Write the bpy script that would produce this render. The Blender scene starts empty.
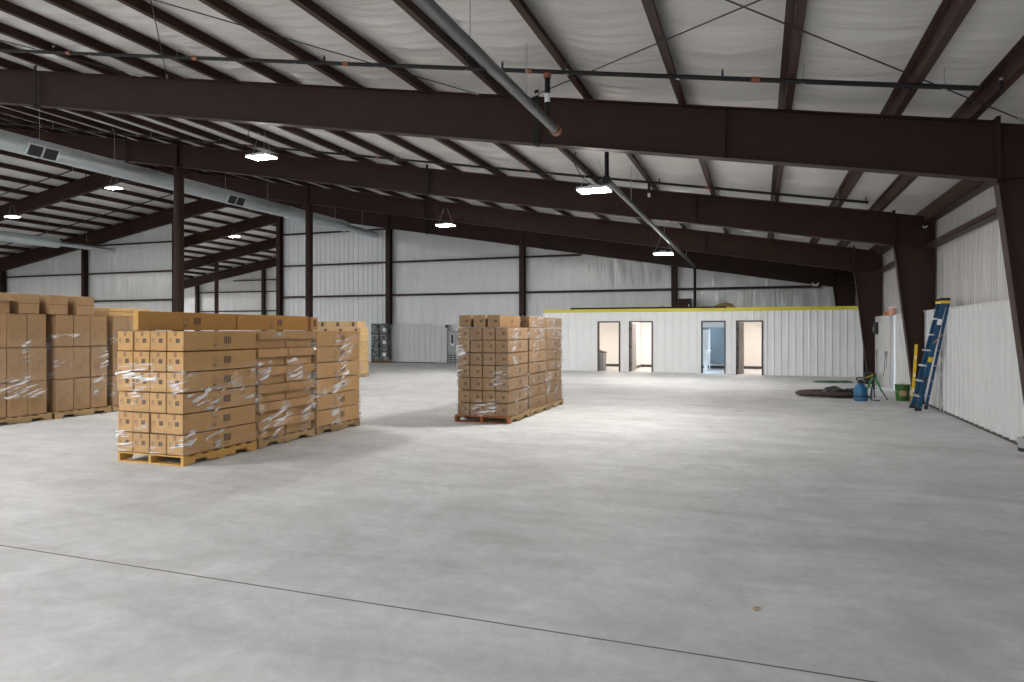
import bpy, bmesh, random
from math import *
from mathutils import Vector, Matrix, noise

random.seed(7)
C = bpy.context.scene.collection
ORD = ['zeroth', 'first', 'second', 'third', 'fourth', 'fifth', 'sixth', 'seventh', 'eighth', 'ninth', 'tenth',
       'eleventh', 'twelfth', 'thirteenth', 'fourteenth', 'fifteenth', 'sixteenth', 'seventeenth', 'eighteenth',
       'nineteenth', 'twentieth', 'twenty-first', 'twenty-second', 'twenty-third', 'twenty-fourth', 'twenty-fifth',
       'twenty-sixth']
NUM = ['no', 'one', 'two', 'three', 'four', 'five', 'six', 'seven', 'eight', 'nine']

# ------------------------------------------------------------------ materials
def mat(name, col, rough=.5, metal=0., spec=.5, nscale=0., namt=0., bump=0., bscale=20., stretch=(1, 1, 1), rnd=0.,
        emit=None, estr=0., coat=0.):
    m = bpy.data.materials.new(name); m.use_nodes = True
    nt = m.node_tree; n = nt.nodes; L = nt.links
    b = n['Principled BSDF']
    b.inputs['Base Color'].default_value = (*col, 1)
    b.inputs['Roughness'].default_value = rough
    b.inputs['Metallic'].default_value = metal
    b.inputs['Specular IOR Level'].default_value = spec
    b.inputs['Coat Weight'].default_value = coat
    if nscale or bump:
        tc = n.new('ShaderNodeTexCoord'); mp = n.new('ShaderNodeMapping')
        mp.inputs['Scale'].default_value = stretch
        L.new(tc.outputs['Object'], mp.inputs['Vector'])
    last = None
    if nscale:
        t = n.new('ShaderNodeTexNoise'); t.inputs['Scale'].default_value = nscale; t.inputs['Detail'].default_value = 6
        t.inputs['Roughness'].default_value = .6
        L.new(mp.outputs[0], t.inputs['Vector'])
        r = n.new('ShaderNodeMapRange'); r.inputs['From Min'].default_value = .3; r.inputs['From Max'].default_value = .7
        r.inputs['To Min'].default_value = 1 - namt; r.inputs['To Max'].default_value = 1 + namt
        L.new(t.outputs['Fac'], r.inputs['Value']); last = r.outputs[0]
    if rnd:
        oi = n.new('ShaderNodeObjectInfo'); r2 = n.new('ShaderNodeMapRange')
        r2.inputs['To Min'].default_value = 1 - rnd; r2.inputs['To Max'].default_value = 1 + rnd
        L.new(oi.outputs['Random'], r2.inputs['Value'])
        if last:
            mm = n.new('ShaderNodeMath'); mm.operation = 'MULTIPLY'
            L.new(last, mm.inputs[0]); L.new(r2.outputs[0], mm.inputs[1]); last = mm.outputs[0]
        else: last = r2.outputs[0]
    if last:
        h = n.new('ShaderNodeVectorMath'); h.operation = 'SCALE'; h.inputs[0].default_value = col
        L.new(last, h.inputs['Scale']); L.new(h.outputs[0], b.inputs['Base Color'])
    if bump:
        t2 = n.new('ShaderNodeTexNoise'); t2.inputs['Scale'].default_value = bscale; t2.inputs['Detail'].default_value = 4
        L.new(mp.outputs[0], t2.inputs['Vector'])
        bp = n.new('ShaderNodeBump'); bp.inputs['Strength'].default_value = bump; bp.inputs['Distance'].default_value = .02
        L.new(t2.outputs['Fac'], bp.inputs['Height']); L.new(bp.outputs[0], b.inputs['Normal'])
    if emit:
        b.inputs['Emission Color'].default_value = (*emit, 1); b.inputs['Emission Strength'].default_value = estr
    return m

M = {}
M['steel'] = mat('red oxide steel', (.036, .0165, .0115), .5, 0, .2, 3, .12, .05, 60)
M['steel2'] = mat('purlin steel', (.052, .0245, .018), .48, 0, .25, 4, .12)
M['vinyl'] = mat('white vinyl insulation', (.66, .65, .63), .36, 0, .5, 2, .05, .8, 5, (.30, 3.4, .35))
M['vinylwall'] = mat('white vinyl wall insulation', (.66, .655, .64), .20, 0, .7, 1.2, .06, 1.0, 4, (2.4, 2.4, .30))
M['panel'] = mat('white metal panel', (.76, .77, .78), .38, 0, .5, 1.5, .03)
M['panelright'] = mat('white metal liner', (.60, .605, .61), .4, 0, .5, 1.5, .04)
M['paint'] = mat('white painted wallboard', (.8, .79, .77), .7)
M['yellow'] = mat('yellow trim', (.62, .55, .03), .45)
M['bronze'] = mat('dark bronze frame', (.055, .048, .046), .45)
M['doorgrey'] = mat('grey door', (.30, .29, .285), .5)
M['galv'] = mat('galvanised duct', (.60, .66, .68), .34, .75, .5, 9, .08, .12, 30, (1, 6, 1))
M['pipe'] = mat('grey steel pipe', (.17, .18, .19), .4, .6)
M['blackpipe'] = mat('black steel pipe', (.012, .0115, .012), .5, 0, .25)
M['copper'] = mat('orange coupling', (.28, .085, .04), .45)
M['rod'] = mat('dark rod', (.03, .028, .03), .5)
M['wire'] = mat('pale wire', (.45, .45, .45), .5, .3)
M['lampbody'] = mat('lamp housing', (.6, .6, .6), .5)
M['lamp'] = mat('lamp diffuser', (.9, .9, .9), .5, emit=(1, .96, .90), estr=330)
M['roomlamp'] = mat('room lamp', (.9, .9, .9), .5, emit=(1, .87, .77), estr=56)
M['coollamp'] = mat('cool lamp', (.9, .9, .9), .5, emit=(.72, .87, 1), estr=38)
M['card'] = mat('cardboard', (.47, .275, .115), .78, 0, .25, 5, .07, .06, 40, rnd=.08)
M['card2'] = mat('dull cardboard', (.33, .205, .105), .7, 0, .3, 5, .07, .06, 40, rnd=.07)
M['card3'] = mat('shaded cardboard', (.30, .185, .095), .7, 0, .3, 5, .07, .06, 40, rnd=.07)  # cardboard colour darkened to stand in for shade on the free-standing stack
M['cardgold'] = mat('golden cardboard', (.47, .255, .075), .7, 0, .3, 4, .05, rnd=.04)
M['cardpale'] = mat('pale cardboard', (.56, .38, .19), .78, 0, .25, 5, .07, rnd=.08)
M['ink'] = mat('dark print', (.125, .076, .045), .7)
M['ink2'] = mat('faint print', (.25, .15, .075), .7)
M['tape'] = mat('brown tape', (.26, .135, .05), .35)
M['seam'] = mat('carton seam', (.16, .09, .04), .8)
M['wood'] = mat('pallet wood', (.37, .25, .125), .75, 0, .3, 9, .25, .15, 30, (1, .15, 1), rnd=.12)
M['woodyellow'] = mat('fresh pallet wood', (.56, .33, .10), .7, 0, .3, 9, .15, .1, 30, (1, .2, 1), rnd=.06)
M['woodorange'] = mat('orange pallet end', (.38, .14, .055), .7, 0, .3, 9, .15)
M['dark'] = mat('dark grey plastic', (.03, .03, .032), .5)
M['black'] = mat('black rubber', (.018, .017, .018), .6, nscale=6, namt=.3)
M['brownmat'] = mat('dark brown hose', (.07, .045, .038), .6, nscale=8, namt=.3)
M['grey'] = mat('grey enclosure', (.30, .32, .33), .45)
M['bluepl'] = mat('blue plastic', (.015, .13, .27), .4)
M['blueladder'] = mat('blue fibreglass', (.007, .062, .14), .4)
M['greenpail'] = mat('green plastic', (.03, .13, .025), .4)
M['greenbright'] = mat('green paint', (.04, .30, .07), .4)
M['greensheet'] = mat('green sheet', (.035, .14, .06), .6, nscale=6, namt=.25)
M['white'] = mat('white plastic', (.8, .8, .8), .4)
M['yellowtool'] = mat('yellow tool', (.75, .52, .02), .4)
M['red'] = mat('dark red canvas', (.13, .03, .025), .7, nscale=9, namt=.3)
M['alu'] = mat('aluminium', (.62, .63, .64), .32, .6)
M['orange'] = mat('orange paint', (.62, .22, .09), .5)
M['salmon'] = mat('salmon plastic', (.72, .36, .26), .5)
M['bluegrey'] = mat('blue grey laminate', (.11, .14, .17), .5)
M['tan'] = mat('tan canvas', (.38, .26, .13), .8, nscale=9, namt=.3)
M['outside'] = mat('gravel yard', (.4, .4, .39), .9, nscale=5, namt=.2)

def mottled():
    m = mat('mottled black and grey wrap', (.1, .1, .1), .5)
    nt = m.node_tree; n = nt.nodes; L = nt.links
    tc = n.new('ShaderNodeTexCoord'); v = n.new('ShaderNodeTexNoise'); v.inputs['Scale'].default_value = 6; v.inputs['Detail'].default_value = 5
    cr = n.new('ShaderNodeValToRGB'); cr.color_ramp.interpolation = 'LINEAR'
    e = cr.color_ramp.elements; e[0].position = .42; e[0].color = (.025, .03, .03, 1); e[1].position = .60; e[1].color = (.17, .185, .18, 1)
    L.new(tc.outputs['Object'], v.inputs['Vector']); L.new(v.outputs['Fac'], cr.inputs[0]); L.new(cr.outputs[0], n['Principled BSDF'].inputs['Base Color'])
    return m
M['mottled'] = mottled()

def concrete():
    m = bpy.data.materials.new('polished concrete'); m.use_nodes = True
    nt = m.node_tree; n = nt.nodes; L = nt.links; b = n['Principled BSDF']
    tc = n.new('ShaderNodeTexCoord')
    def nz(scale, det, st, rough=.6, dist=0.):
        mp = n.new('ShaderNodeMapping'); mp.inputs['Scale'].default_value = st
        L.new(tc.outputs['Object'], mp.inputs[0])
        t = n.new('ShaderNodeTexNoise'); t.inputs['Scale'].default_value = scale; t.inputs['Detail'].default_value = det
        t.inputs['Roughness'].default_value = rough; t.inputs['Distortion'].default_value = dist
        L.new(mp.outputs[0], t.inputs[0]); return t.outputs['Fac']
    def rng(s, a, b_, lo=.3, hi=.7):
        r = n.new('ShaderNodeMapRange'); r.inputs['From Min'].default_value = lo; r.inputs['From Max'].default_value = hi
        r.inputs['To Min'].default_value = a; r.inputs['To Max'].default_value = b_; L.new(s, r.inputs[0]); return r.outputs[0]
    def mul(a, b_):
        k = n.new('ShaderNodeMath'); k.operation = 'MULTIPLY'; L.new(a, k.inputs[0]); L.new(b_, k.inputs[1]); return k.outputs[0]
    big = nz(.35, 5, (1, 1, 1), .6, .4); mid = nz(1.8, 8, (1, 1, 1), .68, .6); fine = nz(9, 8, (1, 1, 1), .75, .5)
    sweep = nz(1.1, 6, (.35, 1.4, 1), .65, 1.2)
    v = mul(mul(rng(big, .90, 1.07), rng(mid, .82, 1.12)), mul(rng(fine, .90, 1.09), rng(sweep, .86, 1.10)))
    sx = n.new('ShaderNodeSeparateXYZ'); L.new(tc.outputs['Object'], sx.inputs[0])
    s = n.new('ShaderNodeMath'); s.operation = 'SUBTRACT'; L.new(sx.outputs['Y'], s.inputs[0]); s.inputs[1].default_value = 3.60
    a = n.new('ShaderNodeMath'); a.operation = 'ABSOLUTE'; L.new(s.outputs[0], a.inputs[0])
    lt = n.new('ShaderNodeMath'); lt.operation = 'LESS_THAN'; lt.inputs[1].default_value = .0075; L.new(a.outputs[0], lt.inputs[0])
    sc = n.new('ShaderNodeVectorMath'); sc.operation = 'SCALE'; sc.inputs[0].default_value = (.565, .572, .585); L.new(v, sc.inputs['Scale'])
    mx = n.new('ShaderNodeMix'); mx.data_type = 'RGBA'
    L.new(lt.outputs[0], mx.inputs['Factor']); L.new(sc.outputs[0], mx.inputs['A']); mx.inputs['B'].default_value = (.11, .105, .10, 1)
    L.new(mx.outputs['Result'], b.inputs['Base Color'])
    L.new(rng(mid, .55, .75), b.inputs['Roughness'])
    b.inputs['Specular IOR Level'].default_value = .35
    bp = n.new('ShaderNodeBump'); bp.inputs['Strength'].default_value = .06; bp.inputs['Distance'].default_value = .01
    L.new(mid, bp.inputs['Height']); L.new(bp.outputs[0], b.inputs['Normal'])
    return m
M['floor'] = concrete()

def film():
    m = bpy.data.materials.new('clear stretch film'); m.use_nodes = True
    nt = m.node_tree; n = nt.nodes; L = nt.links
    n.remove(n['Principled BSDF']); out = n['Material Output']
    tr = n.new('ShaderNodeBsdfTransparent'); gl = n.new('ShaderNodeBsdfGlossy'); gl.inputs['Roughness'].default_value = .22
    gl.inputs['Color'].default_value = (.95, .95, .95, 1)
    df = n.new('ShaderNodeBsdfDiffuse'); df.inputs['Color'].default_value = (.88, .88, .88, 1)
    tc = n.new('ShaderNodeTexCoord'); oi = n.new('ShaderNodeObjectInfo')
    ad = n.new('ShaderNodeVectorMath'); ad.operation = 'ADD'
    cb = n.new('ShaderNodeCombineXYZ'); mu = n.new('ShaderNodeMath'); mu.operation = 'MULTIPLY'; mu.inputs[1].default_value = 37.
    L.new(oi.outputs['Random'], mu.inputs[0]); L.new(mu.outputs[0], cb.inputs['X']); L.new(mu.outputs[0], cb.inputs['Z'])
    L.new(tc.outputs['Object'], ad.inputs[0]); L.new(cb.outputs[0], ad.inputs[1])
    mp = n.new('ShaderNodeMapping'); mp.inputs['Rotation'].default_value = (-.30, .12, 0)
    L.new(ad.outputs[0], mp.inputs[0])
    m2 = n.new('ShaderNodeMapping'); m2.inputs['Scale'].default_value = (1.6, 1.6, 15)
    L.new(mp.outputs[0], m2.inputs[0])
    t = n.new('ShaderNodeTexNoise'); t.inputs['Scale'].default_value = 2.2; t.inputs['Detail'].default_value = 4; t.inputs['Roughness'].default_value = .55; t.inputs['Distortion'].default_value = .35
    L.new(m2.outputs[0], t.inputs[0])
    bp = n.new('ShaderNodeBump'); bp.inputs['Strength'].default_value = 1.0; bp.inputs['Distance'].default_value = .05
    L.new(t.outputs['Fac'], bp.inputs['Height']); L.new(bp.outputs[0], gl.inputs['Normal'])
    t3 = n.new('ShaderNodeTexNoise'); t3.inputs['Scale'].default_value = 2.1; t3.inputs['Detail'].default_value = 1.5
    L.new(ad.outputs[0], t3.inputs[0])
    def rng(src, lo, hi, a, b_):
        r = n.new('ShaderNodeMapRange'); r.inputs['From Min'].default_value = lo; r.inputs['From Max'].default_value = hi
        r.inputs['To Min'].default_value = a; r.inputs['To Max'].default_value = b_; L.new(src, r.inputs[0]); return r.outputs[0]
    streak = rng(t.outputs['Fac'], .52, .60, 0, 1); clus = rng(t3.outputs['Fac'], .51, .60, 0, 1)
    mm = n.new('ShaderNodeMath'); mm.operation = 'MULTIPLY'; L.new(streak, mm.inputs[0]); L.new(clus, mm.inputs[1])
    glint = rng(mm.outputs[0], 0, .8, .03, .95)  # film highlights painted in as clustered whitish streaks, largely diffuse white
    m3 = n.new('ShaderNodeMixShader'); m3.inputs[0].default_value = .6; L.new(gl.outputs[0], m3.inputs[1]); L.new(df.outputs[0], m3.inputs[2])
    mx = n.new('ShaderNodeMixShader'); L.new(glint, mx.inputs[0]); L.new(tr.outputs[0], mx.inputs[1]); L.new(m3.outputs[0], mx.inputs[2])
    L.new(mx.outputs[0], out.inputs['Surface'])
    return m
M['film'] = film()

# ------------------------------------------------------------------ mesh helpers
class MB:
    def __init__(s): s.v = []; s.f = []; s.m = []; s.mats = []
    def mi(s, name):
        if name not in s.mats: s.mats.append(name)
        return s.mats.index(name)
    def face(s, pts, m):
        b = len(s.v); s.v += [tuple(p) for p in pts]; s.f.append(tuple(range(b, b + len(pts)))); s.m.append(s.mi(m))
    def poly(s, pts, faces, m):
        b = len(s.v); s.v += [tuple(p) for p in pts]; k = s.mi(m)
        for f in faces: s.f.append(tuple(b + i for i in f)); s.m.append(k)
    def box(s, x0, x1, y0, y1, z0, z1, m, bev=0.):
        if bev <= 0:
            p = [(x, y, z) for z in (z0, z1) for y in (y0, y1) for x in (x0, x1)]
            s.poly(p, [(0, 2, 3, 1), (4, 5, 7, 6), (0, 1, 5, 4), (2, 6, 7, 3), (0, 4, 6, 2), (1, 3, 7, 5)], m)
        else:
            bm = bmesh.new(); bmesh.ops.create_cube(bm, size=1)
            for v in bm.verts: v.co = Vector(((x0 + x1) / 2 + v.co.x * (x1 - x0), (y0 + y1) / 2 + v.co.y * (y1 - y0), (z0 + z1) / 2 + v.co.z * (z1 - z0)))
            bmesh.ops.bevel(bm, geom=bm.edges[:], offset=bev, segments=2, profile=.6, affect='EDGES')
            s.frombm(bm, m)
    def frombm(s, bm, m, mtx=None):
        bm.verts.index_update()
        pts = [(mtx @ v.co if mtx else v.co) for v in bm.verts]
        s.poly([p[:] for p in pts], [tuple(v.index for v in f.verts) for f in bm.faces], m); bm.free()
    def obox(s, p, q, w, h, m, up=(0, 0, 1)):
        # bar from p to q, section w (sideways) x h (along up)
        p = Vector(p); q = Vector(q); d = (q - p).normalized(); u = Vector(up); a = d.cross(u).normalized(); u = a.cross(d).normalized()
        pts = [c + a * (i * w / 2) + u * (j * h / 2) for c in (p, q) for j in (-1, 1) for i in (-1, 1)]
        s.poly([x[:] for x in pts], [(0, 1, 3, 2), (4, 6, 7, 5), (0, 4, 5, 1), (2, 3, 7, 6), (0, 2, 6, 4), (1, 5, 7, 3)], m)
    def tube(s, path, r, m, n=10, caps=True):
        path = [Vector(p) for p in path]; rings = []; up = None
        rr = r if isinstance(r, (list, tuple)) else [r] * len(path)
        for i, p in enumerate(path):
            d = (path[min(i + 1, len(path) - 1)] - path[max(i - 1, 0)]).normalized()
            if up is None: up = Vector((0, 0, 1)) if abs(d.z) < .9 else Vector((1, 0, 0))
            a = d.cross(up).normalized(); b = a.cross(d).normalized(); up = b
            rings.append([p + (a * cos(2 * pi * k / n) + b * sin(2 * pi * k / n)) * rr[i] for k in range(n)])
        pts = [x[:] for g in rings for x in g]; fs = []
        for i in range(len(rings) - 1):
            for k in range(n): fs.append((i * n + k, i * n + (k + 1) % n, (i + 1) * n + (k + 1) % n, (i + 1) * n + k))
        if caps: fs.append(tuple(range(n - 1, -1, -1))); fs.append(tuple((len(rings) - 1) * n + k for k in range(n)))
        s.poly(pts, fs, m)
    def lathe(s, prof, m, n=24, c=(0, 0)):
        pts = []; fs = []
        for r, z in prof:
            for k in range(n): pts.append((c[0] + r * cos(2 * pi * k / n), c[1] + r * sin(2 * pi * k / n), z))
        for i in range(len(prof) - 1):
            for k in range(n): fs.append((i * n + k, i * n + (k + 1) % n, (i + 1) * n + (k + 1) % n, (i + 1) * n + k))
        s.poly(pts, fs, m)
    def prism(s, poly, axis, a0, a1, m):
        # poly: 2D pts; axis 'y': (x,z) extruded along y; 'x': (y,z); 'z': (x,y)
        def P(p, a): return {'y': (p[0], a, p[1]), 'x': (a, p[0], p[1]), 'z': (p[0], p[1], a)}[axis]
        n = len(poly); pts = [P(p, a0) for p in poly] + [P(p, a1) for p in poly]
        s.poly(pts, [tuple(range(n)), tuple(range(2 * n - 1, n - 1, -1))] + [(k, n + k, n + (k + 1) % n, (k + 1) % n) for k in range(n)], m)
    def build(s, name, parent=None, smooth=False, origin=None):
        # top-level meshes get their origin at the middle of their base
        if parent is None and origin is None:
            xs = [v[0] for v in s.v]; ys = [v[1] for v in s.v]; zs = [v[2] for v in s.v]
            origin = ((min(xs) + max(xs)) / 2, (min(ys) + max(ys)) / 2, min(zs))
        o3 = origin or (0, 0, 0)
        me = bpy.data.meshes.new(name)
        me.from_pydata([(v[0] - o3[0], v[1] - o3[1], v[2] - o3[2]) for v in s.v], [], s.f)
        for k in s.mats: me.materials.append(M[k])
        me.polygons.foreach_set('material_index', s.m)
        bm = bmesh.new(); bm.from_mesh(me); bmesh.ops.recalc_face_normals(bm, faces=bm.faces[:]); bm.to_mesh(me); bm.free()
        if smooth:
            me.polygons.foreach_set('use_smooth', [True] * len(me.polygons))
            me.set_sharp_from_angle(angle=radians(35))
        o = bpy.data.objects.new(name, me); C.objects.link(o); o.location = o3
        if parent: o.parent = parent
        return o

def tag(o, label, cat, group=None, kind=None):
    o['label'] = label; o['category'] = cat
    if group: o['group'] = group
    if kind: o['kind'] = kind
    return o
def struct(o, label, cat): return tag(o, label, cat, kind='structure')
def thing(name, loc, label, cat, group=None, rz=0):
    o = bpy.data.objects.new(name, None); C.objects.link(o); o.location = loc; o.rotation_euler = (0, 0, rz)
    o.empty_display_size = .1
    return tag(o, label, cat, group)
def dup(src, loc, label, group=None, rz=0):
    r = src.copy(); C.objects.link(r); r.location = loc; r.rotation_euler = (0, 0, rz); r['label'] = label
    if group: r['group'] = group
    for ch in list(src.children):
        c = ch.copy(); C.objects.link(c); c.parent = r
        for g in ch.children:
            d = g.copy(); C.objects.link(d); d.parent = c
    return r

# ------------------------------------------------------------------ building layout
XL, XO, XS = 3.50, 3.70, 3.74        # liner face, column outer flange, wall skin
FR = [10.5, 17.75, 24.8, 31.65]      # main frames
FX = [37.2, 42.9, 48.6]              # frames of the wing behind the opening
RX = -29.2                           # ridge
SL = 1 / 6
def rtop(x): return 4.84 - SL * x if x > RX else 4.84 - SL * RX - SL * (RX - x)
def rbot(x): return rtop(x) - .75
XLEFT = -57.5
YB = -9.0                            # open rear end of the hall, behind the camera
YE, YS = 31.65, 31.9                 # end frame and end wall skin
OPL, OPR = -33.0, -25.4              # opening in the end wall

# floor
b = MB(); b.box(XLEFT, XS + .02, YB, 50, -.15, 0, 'floor')
struct(b.build('floor', origin=(0, 0, 0)), 'pale grey polished concrete warehouse floor with one saw-cut joint', 'floor')
b = MB(); b.box(-140, 60, -90, 130, -.3, -.16, 'outside')
struct(b.build('ground', origin=(0, 0, 0)), 'grey gravel yard outside the building', 'ground')

# roof insulation, sagging between the purlins
PX = [2.57, 1.70] + [.335 - 1.455 * k for k in range(0, 21)]
PX = [x for x in PX if x > RX + .2]
PXL = [RX - .5 - 1.455 * k for k in range(19)]
def roof_sheet(xs, y0, y1, dy, nsub, lab, wr):
    edges = sorted(xs); cols = []
    for i in range(len(edges) - 1):
        for k in range(nsub): cols.append((edges[i] + (edges[i + 1] - edges[i]) * k / nsub, k / nsub, min(1, (edges[i + 1] - edges[i]) / 1.45)))
    cols.append((edges[-1], 0, 1))
    ny = int((y1 - y0) / dy); b = MB(); pts = []
    for j in range(ny + 1):
        y = y0 + (y1 - y0) * j / ny
        for x, t, bw_ in cols:
            s = max(0, sin(pi * t)) ** 1.5 * bw_
            w = (1 - 2.4 * abs(noise.noise((x * .42, y * 3.6, 3.3)))) * .6 + (1 - 2.4 * abs(noise.noise((x * .8, y * 7.5 + s * .4, 7.7)))) * .35
            pts.append((x, y, rtop(x) + .205 - s * (.055 + wr * w + .02 * noise.noise((x * .4, y * .5, 1)))))
    n = len(cols); fs = [(j * n + i, j * n + i + 1, (j + 1) * n + i + 1, (j + 1) * n + i) for j in range(ny) for i in range(n - 1)]
    b.poly(pts, fs, 'vinyl')
    return struct(b.build('ceiling', smooth=True, origin=(0, 0, 0)), lab, 'ceiling')
roof_sheet(PX + [3.5, XS + .05, RX], YB, YS + .05, .055, 6, 'white wrinkled vinyl insulation under the right roof slope', .062)
roof_sheet(PXL + [RX, XLEFT], YB, 48.9, .25, 4, 'white vinyl insulation under the left roof slope beyond the ridge', .02)
roof_sheet([RX, RX + 1.9, OPR], YS + .06, 48.9, .25, 4, 'white vinyl insulation over the wing behind the end wall opening', .02)

# purlins (Z section)
def purlin(x, y0, y1, lab, s=1):
    z = rtop(x); b = MB(); t = .006
    prof = [(x - .003, z), (x + .003, z + .2)]
    b.box(x - t / 2, x + t / 2, y0, y1, z, z + .2, 'steel2')
    b.box(x, x + s * .088, y0, y1, z, z + t, 'steel2') if s > 0 else b.box(x - .088, x, y0, y1, z, z + t, 'steel2')
    b.box(x + s * .082, x + s * .088, y0, y1, z, z + .024, 'steel2') if s > 0 else b.box(x - .088, x - .082, y0, y1, z, z + .024, 'steel2')
    b.box(x - .088, x, y0, y1, z + .2 - t, z + .2, 'steel2') if s > 0 else b.box(x, x + .088, y0, y1, z + .2 - t, z + .2, 'steel2')
    return tag(b.build('roof_purlin'), lab, 'purlin', 'purlins under the white roof')
for i, x in enumerate(PX):
    purlin(x, YB, YS, 'brown steel roof purlin, %s counted from the right side wall' % ORD[i + 1])
for i, x in enumerate(PXL[:15]):
    purlin(x, YB, 48.7, 'brown steel purlin on the left roof slope, %s down from the ridge' % ORD[i + 1], -1)
for i, x in enumerate([RX + .55, RX + 1.95, RX + 3.3]):
    purlin(x, YS + .1, 48.7, 'brown steel purlin over the rear wing, %s right of the ridge' % ORD[i + 1])
b = MB(); z = rtop(3.6)
b.box(3.5, 3.506, YB, YE, z - .12, z + .2, 'steel2'); b.box(3.5, 3.72, YB, YE, z - .12, z - .11, 'steel2')
tag(b.build('eave_strut'), 'brown eave strut along the top of the right wall', 'beam')

# rafters: I beams
def rafter(y, x0, x1, lab, braces=(), stiff=(), grp='roof rafters of the hall', extra=0.):
    # x0 right end, x1 left end
    xs = [x0 + (x1 - x0) * k / 8 for k in range(9)]
    b = MB(); fw = .105; ft = .016
    bot = lambda x: rbot(x) - extra
    b.prism([(x0, bot(x0)), (x0, rtop(x0)), (x1, rtop(x1)), (x1, bot(x1))], 'y', y - .005, y + .005, 'steel')
    o = b.build('steel_rafter'); tag(o, lab, 'rafter', grp)
    off = o.location
    def prt(mb, nm):
        mb.v = [(v[0] - off[0], v[1] - off[1], v[2] - off[2]) for v in mb.v]; mb.build(nm, o)
    for nm, f in (('top_flange', lambda x: rtop(x) - ft), ('bottom_flange', bot)):
        c = MB(); c.prism([(x0, f(x0)), (x0, f(x0) + ft), (x1, f(x1) + ft), (x1, f(x1))], 'y', y - fw, y + fw, 'steel'); prt(c, nm)
    for x in stiff:
        c = MB(); c.box(x - .006, x + .006, y - fw + .01, y + fw - .01, bot(x) + .02, rtop(x) - .02, 'steel'); prt(c, 'stiffener')
    for x in braces:
        c = MB(); c.obox((x, y - fw - .015, rtop(x) + .10), (x - .02, y - fw - .015, bot(x) - .02), .07, .01, 'blackpipe', (0, 1, 0))
        c.box(x - .05, x + .015, y - fw - .03, y + .0, bot(x) - .03, bot(x) + .0, 'blackpipe'); prt(c, 'flange_brace')
    return o
KX = 2.88
rafter(FR[0], KX, RX, 'nearest brown roof rafter spanning the top of the picture', (-3.35, -14.75), (-.48,))
rafter(FR[1], KX, RX, 'brown roof rafter, second from the camera, resting on the nearest interior column', (-20.6, -9.0), (-18.35, -1.5))
rafter(FR[2], KX, RX, 'brown roof rafter, third from the camera, crossing the second interior column', (-12.7, -23), (-18.35, -1.8))
rafter(FR[3], KX, RX, 'brown end wall rafter above the right side of the end wall', (-16.1, -9.7), (-18.4, -10.9), extra=.10)
rafter(FR[2], RX - .02, XLEFT + .5, 'brown rafter on the left roof slope, nearest of the left rafters', (-31.5,), (), 'left slope rafters')
rafter(FR[3], RX - .02, XLEFT + .5, 'brown left slope rafter above the left end wall', (-36.5, -43), (), 'left slope rafters', .1)
for i, y in enumerate(FX):
    rafter(y, OPR, RX + .02, 'short brown rafter right of the ridge in the rear wing, %s behind the opening' % ORD[i + 1], (), (), 'rear wing rafters')
    rafter(y, RX - .02, XLEFT + .5, 'brown rafter in the rear wing seen through the opening, %s behind it' % ORD[i + 1], (-38.5 - i * 2.2,), (), 'rear wing rafters')

# tapered side columns
def side_column(y, lab):
    b = MB(); kz = rbot(KX)
    b.prism([(3.30, 0), (XO, 0), (XO, rtop(XO)), (KX, rtop(KX)), (KX, kz)], 'y', y - .006, y + .006, 'steel')
    o = tag(b.build('tapered_steel_column'), lab, 'column', 'tapered columns along the right wall'); off = o.location
    def prt(mb, nm):
        mb.v = [(v[0] - off[0], v[1] - off[1], v[2] - off[2]) for v in mb.v]; mb.build(nm, o)
    c = MB(); c.prism([(3.30, 0), (3.316, 0), (KX + .016, kz), (KX, kz)], 'y', y - .105, y + .105, 'steel'); prt(c, 'inner_flange')
    c = MB(); c.box(XO - .016, XO, y - .105, y + .105, 0, rtop(XO), 'steel'); prt(c, 'outer_flange')
    c = MB(); c.obox((KX, y, kz), (XO, y, kz + .02), .19, .014, 'steel'); prt(c, 'knee_stiffener')
    c = MB(); c.box(KX - .012, KX + .03, y - .105, y + .105, kz - .06, rtop(KX) + .06, 'steel'); prt(c, 'splice_plate')
    c = MB(); c.box(3.24, 3.73, y - .12, y + .12, 0, .018, 'steel'); prt(c, 'base_plate')
    return o
for y, l in zip(FR, ('brown tapered steel column cut by the right edge of the photo', 'brown tapered column behind the blue ladder',
                     'brown tapered column beside the open walk door', 'brown end wall corner column above the right office wall')):
    side_column(y, l)

# straight columns
def hcol(x, y, zt, w, lab, grp, name='steel_column'):
    o = thing(name, (x, y, 0), lab, 'column', grp)
    b = MB(); b.box(-w / 2, w / 2, -.006, .006, 0, zt, 'steel'); b.build('web', o)
    for s in (-1, 1):
        c = MB(); c.box(-w / 2, w / 2, s * w / 2 - .008, s * w / 2 + .008, 0, zt, 'steel'); c.build('flange', o)
    c = MB(); c.box(-w / 2 - .05, w / 2 + .05, -w / 2 - .05, w / 2 + .05, 0, .02, 'steel'); c.build('base_plate', o)
    c = MB(); c.box(-w / 2 - .03, w / 2 + .03, -w / 2 - .03, w / 2 + .03, zt - .02, zt, 'steel'); c.build('cap_plate', o)
def pcol(x, y, zt, r, lab, grp):
    o = thing('steel_column', (x, y, 0), lab, 'column', grp)
    c = MB(); c.tube([(0, 0, 0), (0, 0, zt)], r, 'steel', 20); c.build('shaft', o, True)
    c = MB(); c.box(-.22, .22, -.22, .22, 0, .02, 'steel'); c.build('base_plate', o)
    c = MB(); c.box(-.2, .2, -.16, .16, zt - .03, zt, 'steel'); c.build('cap_plate', o)
pcol(-18.35, FR[1], rbot(-18.35) - .003, .16, 'nearest brown interior column rising behind the front carton stack', 'interior columns')
pcol(-18.35, FR[2], rbot(-18.35) - .003, .16, 'brown interior column rising behind the far end of the front carton stack', 'interior columns')
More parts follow.
